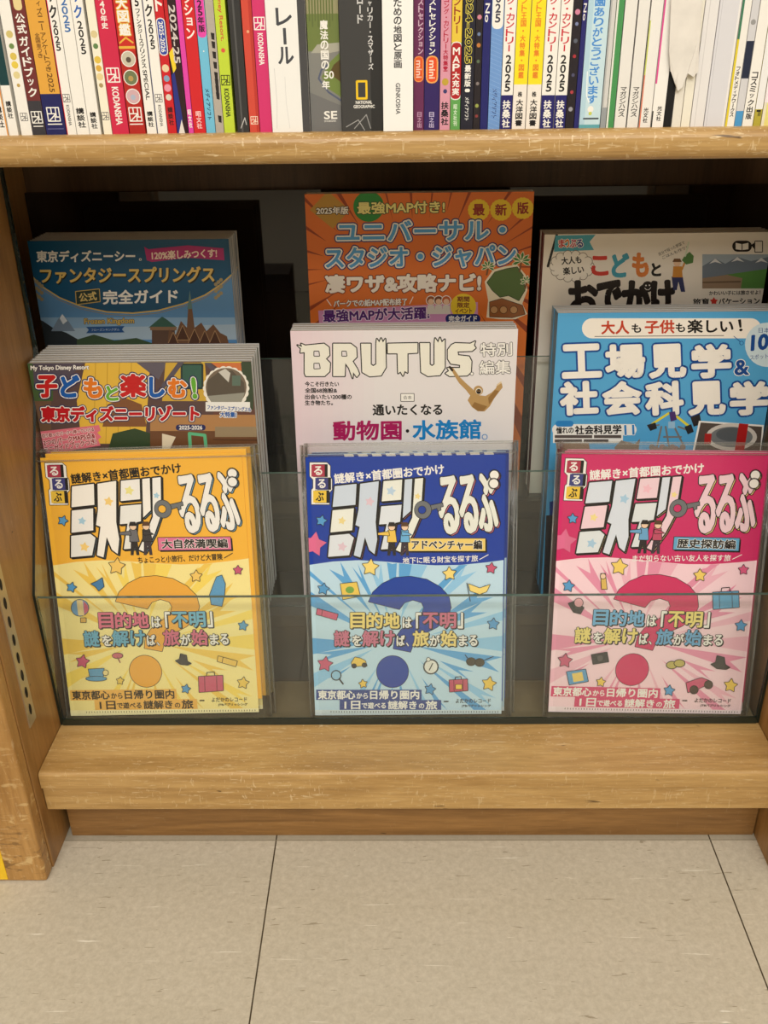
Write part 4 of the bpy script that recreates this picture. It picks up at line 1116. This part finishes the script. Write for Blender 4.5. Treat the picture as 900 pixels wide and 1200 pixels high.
book('guide_book', 121, 131.6, (240, 234, 214), 'cream spine with flower sprig, left of the crimson one', [('s', 0, .06, K_), ('d', 40, 4, (214, 200, 150)), ('d', 54, 3, (96, 130, 80)), ('d', 70, 4, (222, 190, 80)), ('d', 80, 3.5, (214, 170, 70)), ('d', 90, 4, (226, 206, 150)), ('d', 100, 2.5, (170, 150, 100)), ('logo', 136, 8, GR)])
book('guide_book', 131.9, 151.4, (204, 42, 76), 'crimson spine with white square mark and letters', [('v', 'ル40年史', -8, 34, 7, W_, .0002, -2), ('logo', 88, 14, W_), ('r', KOD, 102, 146, 7.5, W_, .0004)])
book('guide_book', 152, 170.7, (196, 46, 36), 'red picture encyclopedia spine with gold frame and round pictures', [('b', 60, 200, (176, 40, 34)), ('v', '大図鑑', -4, 42, 12, W_, .0007, 0, ((.0005, (226, 180, 60)),)), ('l', [(-.4, 50), (0, 44), (.4, 50)], (226, 180, 70), .9), ('b', 54, 57, (226, 180, 70)), ('d', 69, 7.5, (196, 190, 170), 0, W_), ('d', 91, 7.5, (110, 120, 84), 0, W_), ('d', 113, 7.5, (206, 170, 176), 0, W_), ('d', 70, 3, (90, 80, 70)), ('d', 92, 3, (180, 150, 90)), ('d', 114, 3, (170, 180, 200)), ('logo', 134, 14, W_), ('l', [(-.4, 145.5), (.4, 145.5)], W_, .6)])
book('guide_book', 172.4, 184, W_, 'white spine with small black katakana and SPECIAL, right of the red encyclopedia', [('v', '5', -4, 8, 6, K_, .0002), ('v', 'ファンタジースプリングス', 10, 80, 5, K_, .0001), ('r', 'SPECIAL', 82, 117, 4.5, K_, .0001), ('v', KS, 130, 149, 6.5, K_, .0002)])
book('guide_book', 184.4, 196.7, W_, 'white 2025 spine with navy edge, left of the red and blue one', [('s', 0, .05, (40, 50, 120)), ('v', 'ック', -12, 20, 8, K_, .0004), ('v', '2025', 22, 58, 7, K_, .0003), ('logo', 115, 8, GR), ('r', KOD, 123, 148, 3.5, GR, .0001)])
book('guide_book', 197, 207.4, (200, 34, 42), 'red spine with blue 2025-2026 pill and small round pictures', [('v', 'ト', -6, 14, 7, W_, .0004), ('p', 22, 64, (50, 70, 160), .8, W_, .0004), ('r', '2025-2026', 25, 61, 5, W_, .0003), ('d', 80, 4.2, (226, 206, 170)), ('d', 92, 3.5, (130, 160, 190)), ('d', 103, 4.2, (226, 150, 170)), ('d', 114, 3.5, (214, 206, 190)), ('v', KS, 125, 147, 6, (70, 20, 26), .0002)])
book('guide_book', 207.8, 221, (48, 26, 32), 'black and red magazine spine with yellow and navy flashes', [('s', 0, .3, (190, 36, 40), -99, 60), ('g', [(-.5, 62), (-.1, 55), (.0, 80), (-.3, 86)], (236, 206, 50)), ('g', [(-.5, 88), (-.2, 84), (.1, 140), (-.2, 157), (-.5, 157)], (44, 50, 130)), ('r', '2024-25', 6, 74, 7, (210, 200, 196), .0002, 2), ('g', [(-.4, 157), (.0, 140), (.2, 157)], (226, 220, 214))], 'magazine')
book('guide_book', 221.2, 227.3, (220, 70, 168), 'thin magenta spine left of the bright red one', [('v', '昭文社', 128, 150, 4, W_, .0001)], 'magazine')
book('guide_book', 227.5, 241.6, (206, 38, 44), 'bright red spine with large white katakana', [('v', 'クション', -10, 46, 9, W_, .0006), ('v', '昭文社', 130, 151, 6, (240, 200, 200), .0003)])
book('guide_book', 241.9, 252.8, (112, 188, 220), 'sky blue spine with magenta top pill', [('p', -60, 44, (226, 72, 170), .95), ('v', '2025年版', -20, 38, 7, K_, .0003), ('r', 'メディアソフト', 104, 140, 5, (30, 60, 90), .0002), ('d', 60, .8, W_)])
book('guide_book', 253, 262.8, (176, 168, 158), 'grey paper spine with black marks, left of the lime one', [('g', [(-.1, y), (.35, y + 1), (.3, y + 9), (-.05, y + 8)], (40, 36, 36)) if y not in (66,) else ('d', 66, 1, K_) for y in (38, 48, 60, 72, 84, 92, 100, 108, 135)], 'magazine')
book('guide_book', 263, 275.8, (190, 212, 62), 'lime green spine with small red lettering', [('r', 'Disney Resort.', -14, 48, 5.5, (200, 90, 60), .0002), ('d', 59, 2.4, (214, 90, 70)), ('logo', 94, 10, (50, 56, 30)), ('r', KOD, 104, 137, 5.5, (50, 56, 30), .0002)])
book('guide_book', 278.5, 292.4, (52, 52, 52), 'shrink-wrapped charcoal spine between lime green and orange-red', [('s', .35, .5, (84, 84, 84)), ('l', [(-.2, 150), (.2, 138), (.3, 146)], (190, 190, 190), .5)], 'book')
book('guide_book', 293, 304.8, (206, 76, 60), 'orange-red spine with a white square mark at its foot', [('s', .7, 1, (186, 58, 48)), ('d', 37, 1.6, (226, 170, 130)), ('logo', 141, 8, (240, 220, 200))])
book('guide_book', 305, 319.6, (208, 54, 112), 'hot pink spine with white square mark near its top', [('logo', 27.5, 12, W_), ('r', KOD, 39, 76, 6, W_, .0004)])
book('slipcased_book', 319.9, 364.4, (236, 236, 234), 'wide white slipcase with large grey katakana', [('s', .8, 1, (72, 72, 74)), ('v', 'レール', 8, 76, 17, (70, 72, 78), .0007, -2), ('l', [(-.36, 80), (-.34, 120), (-.38, 150)], (206, 206, 206), .3), ('l', [(-.1, 90), (-.1, 120), (-.04, 150)], (214, 214, 214), .3)], 'slipcase', yo=-.002)
sp = [('b', -99, 60, (108, 122, 66)), ('b', -99, 16, (150, 146, 110)), ('g', [(-.5, 66), (-.2, 52), (.5, 50), (.5, 60), (-.1, 64), (-.5, 76)], (166, 164, 150)), ('b', 62, 200, (128, 128, 124)), ('g', [(.5, 62), (.2, 72), (-.1, 90), (.1, 104), (.5, 114)], (112, 130, 66)), ('g', [(.5, 70), (.3, 76), (.15, 86), (.5, 96)], (90, 74, 40)), ('l', [(.5, 118), (.1, 108), (-.2, 92), (-.1, 82), (.1, 76)], (84, 92, 116), 1.0)]
for i in range(9): sp.append(('l', [(-.4 + i * .09, -5), (-.41 + i * .09, 24 + (i * 7) % 14)], (96, 108, 60), .8))
sp += [('g', [(-.5, 108), (.5, 124), (.5, 157), (-.5, 157)], (112, 112, 112)), ('v', '魔法の国の', 23, 82, 8.5, W_, .0004, 1), ('r', '', 0, 1, 1, W_, 0) if False else ('v', '年', 94, 105, 8.5, W_, .0004, 1), ('h', 0)]
sp = [q for q in sp if q[0] != 'h']
b = book('photo_book', 365, 401, (128, 128, 124), 'thick spine with a garden path photo, beside the white slipcase', sp + [('v', 'SE', 126, 126.2, 1, W_, 0)][:0], 'book')
book('photo_book', 401.3, 449, (62, 62, 62), 'shrink-wrapped charcoal book with a yellow rectangle outline', [('s', .72, 1, (44, 44, 44)), ('v', 'ロード', -6, 28, 6, (206, 206, 206), .0002, 0), ('v', 'ャリカー・スマザーズ', 0, 82, 5.5, (206, 206, 206), .0002, 11), ('box', 95, 115, 11, (236, 196, 40), 1.2), ('l', [(-.2, 150), (.1, 134), (.2, 150)], (150, 150, 150), .5), ('l', [(-.4, 148), (-.1, 140), (.05, 152)], (170, 170, 170), .4)], 'book', yo=-.003)
book('slipcased_book', 449.3, 484, (240, 240, 238), 'white slipcase jutting forward with black kanji down its spine', [('v', 'ための地図と原画', -2, 80, 8.5, (70, 70, 72), .0003), ('r', 'GENKOSHA', 97, 133, 5, (90, 90, 92), .0001)], 'slipcase', yo=-.0055)
book('guide_book', 484.4, 496.6, (104, 44, 84), 'plum spine with half an orange mini pill, right of the jutting slipcase', [('v', 'ストセレクション', -2, 64, 5.5, (206, 176, 196), .0002, 2), ('p', 67, 95, (220, 90, 40), .75, (240, 150, 80), .0004), ('r', 'mini', 71, 91, 6, (240, 206, 190), .0005), ('v', '日之出', 131, 150, 5, (190, 150, 180), .0002, 1)])
book('guide_book', 496.8, 514.4, (50, 34, 96), 'indigo spine with an orange mini pill', [('v', 'ストセレクション', -2, 64, 7, W_, .0003), ('p', 67, 96, (226, 80, 36), .62, (244, 170, 90), .0006), ('r', 'mini', 71, 92, 6.5, (244, 220, 200), .0006), ('v', '日之出', 131, 150, 5.5, (190, 180, 214), .0002)])
book('guide_book', 514.8, 527, (214, 150, 170), 'dusty pink spine with red lettering and black foot letters', [('v', 'コング・カントリー大特集!', -4, 84, 5.5, (176, 30, 60), .0002), ('d', 96, 4, (190, 160, 60)), ('d', 107, 2.4, (60, 60, 110)), ('v', '扶桑社', 119, 147, 8.5, K_, .0005)], 'magazine')
book('guide_book', 527.2, 538.8, (226, 196, 66), 'yellow and green spine with a red pill', [('v', 'ントリー', -4, 40, 7, (150, 60, 36), .0004), ('b', 50, 200, (96, 160, 84)), ('p', 50, 116, (176, 36, 40), 1.0, W_, .0004), ('v', 'MAP大充実', 55, 112, 8, W_, .0004), ('v', '昭文社刊', 122, 148, 4, (206, 226, 200), .0001)])
book('guide_book', 539.2, 553.8, (34, 34, 48), 'blackish spine with yellow outlined year digits', [('r', '2024-2025', -16, 74, 7, K_, .0002, 0, ((.0004, (220, 206, 90)),)), ('v', '最新版', 76, 102, 7, W_, .0002), ('p', 104, 108, W_, .4), ('r', 'メディアソフト', 114, 141, 5, (214, 214, 214), .0002)])
book('guide_book', 554, 562, (38, 32, 36), 'thin black spine with pink and blue dots, left of the navy one', [('d', 20, 2.6, (206, 130, 150)), ('d', 40, 2, (110, 130, 170)), ('d', 53, 2.4, (190, 120, 60)), ('d', 72, 2, (90, 110, 84)), ('d', 98, 2, (130, 120, 120)), ('d', 124, 2.2, (150, 160, 80)), ('d', 136, 1.8, (140, 60, 60))], 'magazine')
book('guide_book', 562.2, 571, (34, 36, 104), 'navy spine with white degree numerals, left of the pale blue one', [('r', 'No', 4, 26, 5, W_, .0004)])
book('guide_book', 571.3, 585.3, (110, 152, 212), 'cornflower blue spine with white year pill', [('p', -60, 34, W_, .92), ('v', '025', -8, 27, 8, (60, 62, 80), .0003), ('r', 'メディアソフト', 104, 138, 6, (40, 60, 120), .0002)] + [('l', [(-.5, y), (.5, y + 6)], (134, 172, 224), .3) for y in range(38, 154, 5)])
def county(px0, px1, label):
    book('guide_book', px0, px1, W_, label, [('b', 111.5, 200, NVY), ('v', 'グ・カントリー', -4, 61, 9, (200, 36, 56), .0006), ('v', '2025', 64, 108, 8.5, K_, .0005), ('v', '扶桑社', 117, 150, 9, W_, .0006)], 'magazine', group='white and navy guide magazines on the upper shelf')
county(585.6, 599.2, 'white and navy spine with red katakana, left of the two yellow spines')
for px0, px1, lb in ((599.5, 615.2, 'yellow-topped white spine, the left one of the yellow pair'), (615.6, 631.8, 'yellow-topped white spine, the right one of the yellow pair')):
    book('guide_book', px0, px1, (236, 230, 222), lb, [('b', -99, 99, (244, 222, 40)), ('v', 'ント王国・大特集・図鑑', -4, 92, 6, (226, 130, 40), .0002), ('v', '株', 107, 114, 5, K_, .0002), ('v', '大洋図書', 116, 148, 8, K_, .0004)], 'magazine', group='yellow-topped guide magazines on the upper shelf')
county(632.2, 647.8, 'white and navy spine with red katakana, touching the right yellow spine')
county(648.1, 661.8, 'white and navy spine with red katakana, beside the black dotted spine')
book('guide_book', 662, 672, (36, 30, 36), 'thin black dotted spine right of the white and navy ones', [('d', 14, 3, (206, 130, 160)), ('d', 28, 2, (120, 130, 170)), ('d', 48, 2.4, (90, 96, 110)), ('d', 66, 2, (170, 50, 60)), ('d', 88, 2, (80, 80, 110)), ('d', 108, 2, (170, 60, 70)), ('d', 128, 2.6, (150, 150, 160))], 'magazine')
book('guide_book', 672.2, 677.8, (38, 38, 108), 'thin navy spine left of the pale blue book', [('r', 'No', 4, 24, 3.5, W_, .0003)])
book('photo_book', 678, 702.4, (196, 222, 232), 'pale blue book with blue hand-lettered hiragana', [('s', 0, .25, (178, 210, 226)), ('v', '園ありがとうございます', -4, 122, 11, (70, 140, 214), .0004, 1), ('l', [(-.3, 84), (-.25, 112), (-.1, 120)], (236, 244, 248), .6), ('d', 128, 3.6, W_), ('d', 133, 2, (200, 206, 90)), ('r', '', 0, 1, 1, W_, 0) if False else ('l', [(-.3, 139), (.4, 139)], (60, 70, 80), .9), ('b', 146, 200, (96, 166, 176))])
book('guide_book', 703, 709.5, (206, 206, 204), 'thin pale grey spine between pale blue and green', [('s', 0, .3, (176, 178, 178)), ('b', 126, 200, (150, 156, 160))], 'magazine')
book('guide_book', 709.8, 718.6, (72, 146, 86), 'green spine with a white left edge', [('s', 0, .25, (226, 228, 220))])
book('guide_book', 719.2, 733.8, (228, 226, 222), 'plain white spine with black katakana foot, right of the green spine', [('s', .95, 1, K_), ('v', 'マガジンハウス', 102, 137, 7, K_, .0003)], 'magazine')
book('guide_book', 734.2, 747.8, (228, 226, 222), 'plain white spine with black katakana foot, left of the lime-edged spine', [('s', .95, 1, K_), ('v', 'マガジンハウス', 102, 137, 7, K_, .0003)], 'magazine')
book('guide_book', 748.2, 761.8, (232, 230, 226), 'white spine with a lime and orange left edge', [('s', 0, .1, (196, 206, 90), 24, 88), ('s', 0, .1, (220, 120, 90), 88, 160), ('v', '光文社', 126, 144, 5.5, K_, .0002)], 'magazine')
book('guide_book', 762.2, 776.8, (238, 236, 232), 'white spine with a magenta left edge', [('s', 0, .13, (220, 80, 150), -99, 98), ('s', 0, .1, K_, 130, 160), ('v', '光文社', 124, 142, 5.5, K_, .0002, 1)], 'magazine')
book('guide_book', 777.2, 786, (22, 22, 24), 'added black filler for the dark gap under the loose white wrapper', [('b', -99, 84, (222, 220, 216))], 'magazine')  # no book here: black body stands in for the dark gap between spines
book('guide_book', 786.3, 797, (226, 222, 212), 'cream spine touching the black gap filler', [], 'magazine')
book('guide_book', 797.3, 807.8, (232, 228, 214), 'cream spine touching the blank white one', [], 'magazine')
book('guide_book', 808.2, 823.8, (226, 224, 224), 'blank white spine right of the two cream ones', [('s', .3, .36, (206, 204, 204))], 'magazine')
book('guide_book', 824.2, 848.6, (214, 214, 220), 'wide blank pale grey spine', [('s', .1, .13, (196, 196, 202)), ('s', .9, 1, (232, 230, 228))], 'magazine')
book('guide_book', 849, 859.8, (234, 232, 226), 'white spine with a yellow and green left edge', [('s', 0, .24, (220, 200, 50)), ('s', 0, .24, (60, 120, 90), -99, 46), ('v', 'フォトメディアワークス', 78, 137, 4.5, K_, .0002, 1)], 'magazine')
book('guide_book', 860, 868.8, (206, 206, 210), 'thin spine with navy block and blue foot', [('b', 48, 92, (36, 44, 66)), ('b', 130, 200, (74, 150, 206)), ('d', 26, 3, (150, 150, 150))], 'magazine')
book('guide_book', 869.2, 881.6, (236, 234, 228), 'white spine with large black katakana foot', [('v', 'コスミック出版', 84, 140, 7, K_, .0003)], 'magazine')
book('guide_book', 881.9, 890.6, (176, 164, 60), 'olive spine near the right end, white above', [('b', -99, 128, (232, 232, 232)), ('r', 'F', 129, 136, 5, K_, .0003)], 'magazine')
book('guide_book', 891, 914, (226, 220, 196), 'cream spine with a yellowish tag at the right end of the shelf', [('b', -99, 120, (236, 226, 230)), ('v', '10選', -10, 18, 9, (110, 180, 220), .0004, -4), ('p', 116, 152, (224, 214, 130), .7)], 'magazine')

# horizontal lettering on the two thick spines (added as their printed panels)
def panel(px, rows, parent_name):
    """small lettering across a spine, joined into that spine's cover mesh"""
    for o_ in D.objects:
        if o_.get('label') == parent_name: root = o_
    cov = [c_ for c_ in root.children if c_.name.startswith('cover')][0]
    loc = root.matrix_world.translation
    def tr(x, y):
        p = on_y(x, y, loc.y); return (p.x - loc.x, p.z - loc.z)
    A = Art(tr); A.k = 60
    for s_, a_, b_, h, c_, bo in rows: A.text(s_, a_, b_, h, c_, bo)
    me = cov.data
    bm = bmesh.new(); bm.from_mesh(me); lay = bm.loops.layers.float_color['ink']
    vv = [bm.verts.new(p) for p in A.V]
    for f, c_ in zip(A.F, A.C):
        try: fc = bm.faces.new([vv[i] for i in f])
        except ValueError: continue
        for l in fc.loops: l[lay] = (*c_, 1)
    bm.to_mesh(me); bm.free()
panel(385, [('50', (380, 88), (391, 87.6), 8.5, W_, .0004), ('SE', (380, 135), (395, 134.6), 9, W_, .0007), ('SHOEISHA', (380, 142), (394, 141.6), 2.2, W_, 0)], 'thick spine with a garden path photo, beside the white slipcase')
panel(425, [('NATIONAL', (417, 120), (436, 119.6), 3.6, W_, .0001), ('GEOGRAPHIC', (414.5, 125), (439, 124.6), 3.6, W_, .0001)], 'shrink-wrapped charcoal book with a yellow rectangle outline')

# loose wrapper hanging over the spines at the right, and the sticker on the upright
bm = bmesh.new()
pts = [(787, -12), (823, -12), (820, 40), (818, 84), (812, 90), (806, 86), (800, 102), (794, 107), (791, 98), (795, 84), (786, 82), (784, 60)]
q = [on_y(x, y, YB - .0030) for x, y in pts]
vv = [bm.verts.new((p.x, YB - .0030 - .0009 * math.sin(i * 1.7), p.z)) for i, p in enumerate(q)]
f = bm.faces.new(vv)
bmesh.ops.triangulate(bm, faces=[f])
me = mesh_of(bm, 'wrapper', [plain('white_wrapper', (226, 222, 216), .3)])
o = link('torn_wrapper', me); md = o.modifiers.new('thick', 'SOLIDIFY'); md.thickness = .0005; md.offset = -1
tag(o, 'torn white paper wrapper hanging over the cream spines', 'wrapper')
o = box('yellow_sticker', (-.40, -.0308, .004), (-.3815, -.030, .052), M_YEL, None, .0003)
tag(o, 'yellow sticker at the foot of the left upright', 'sticker')
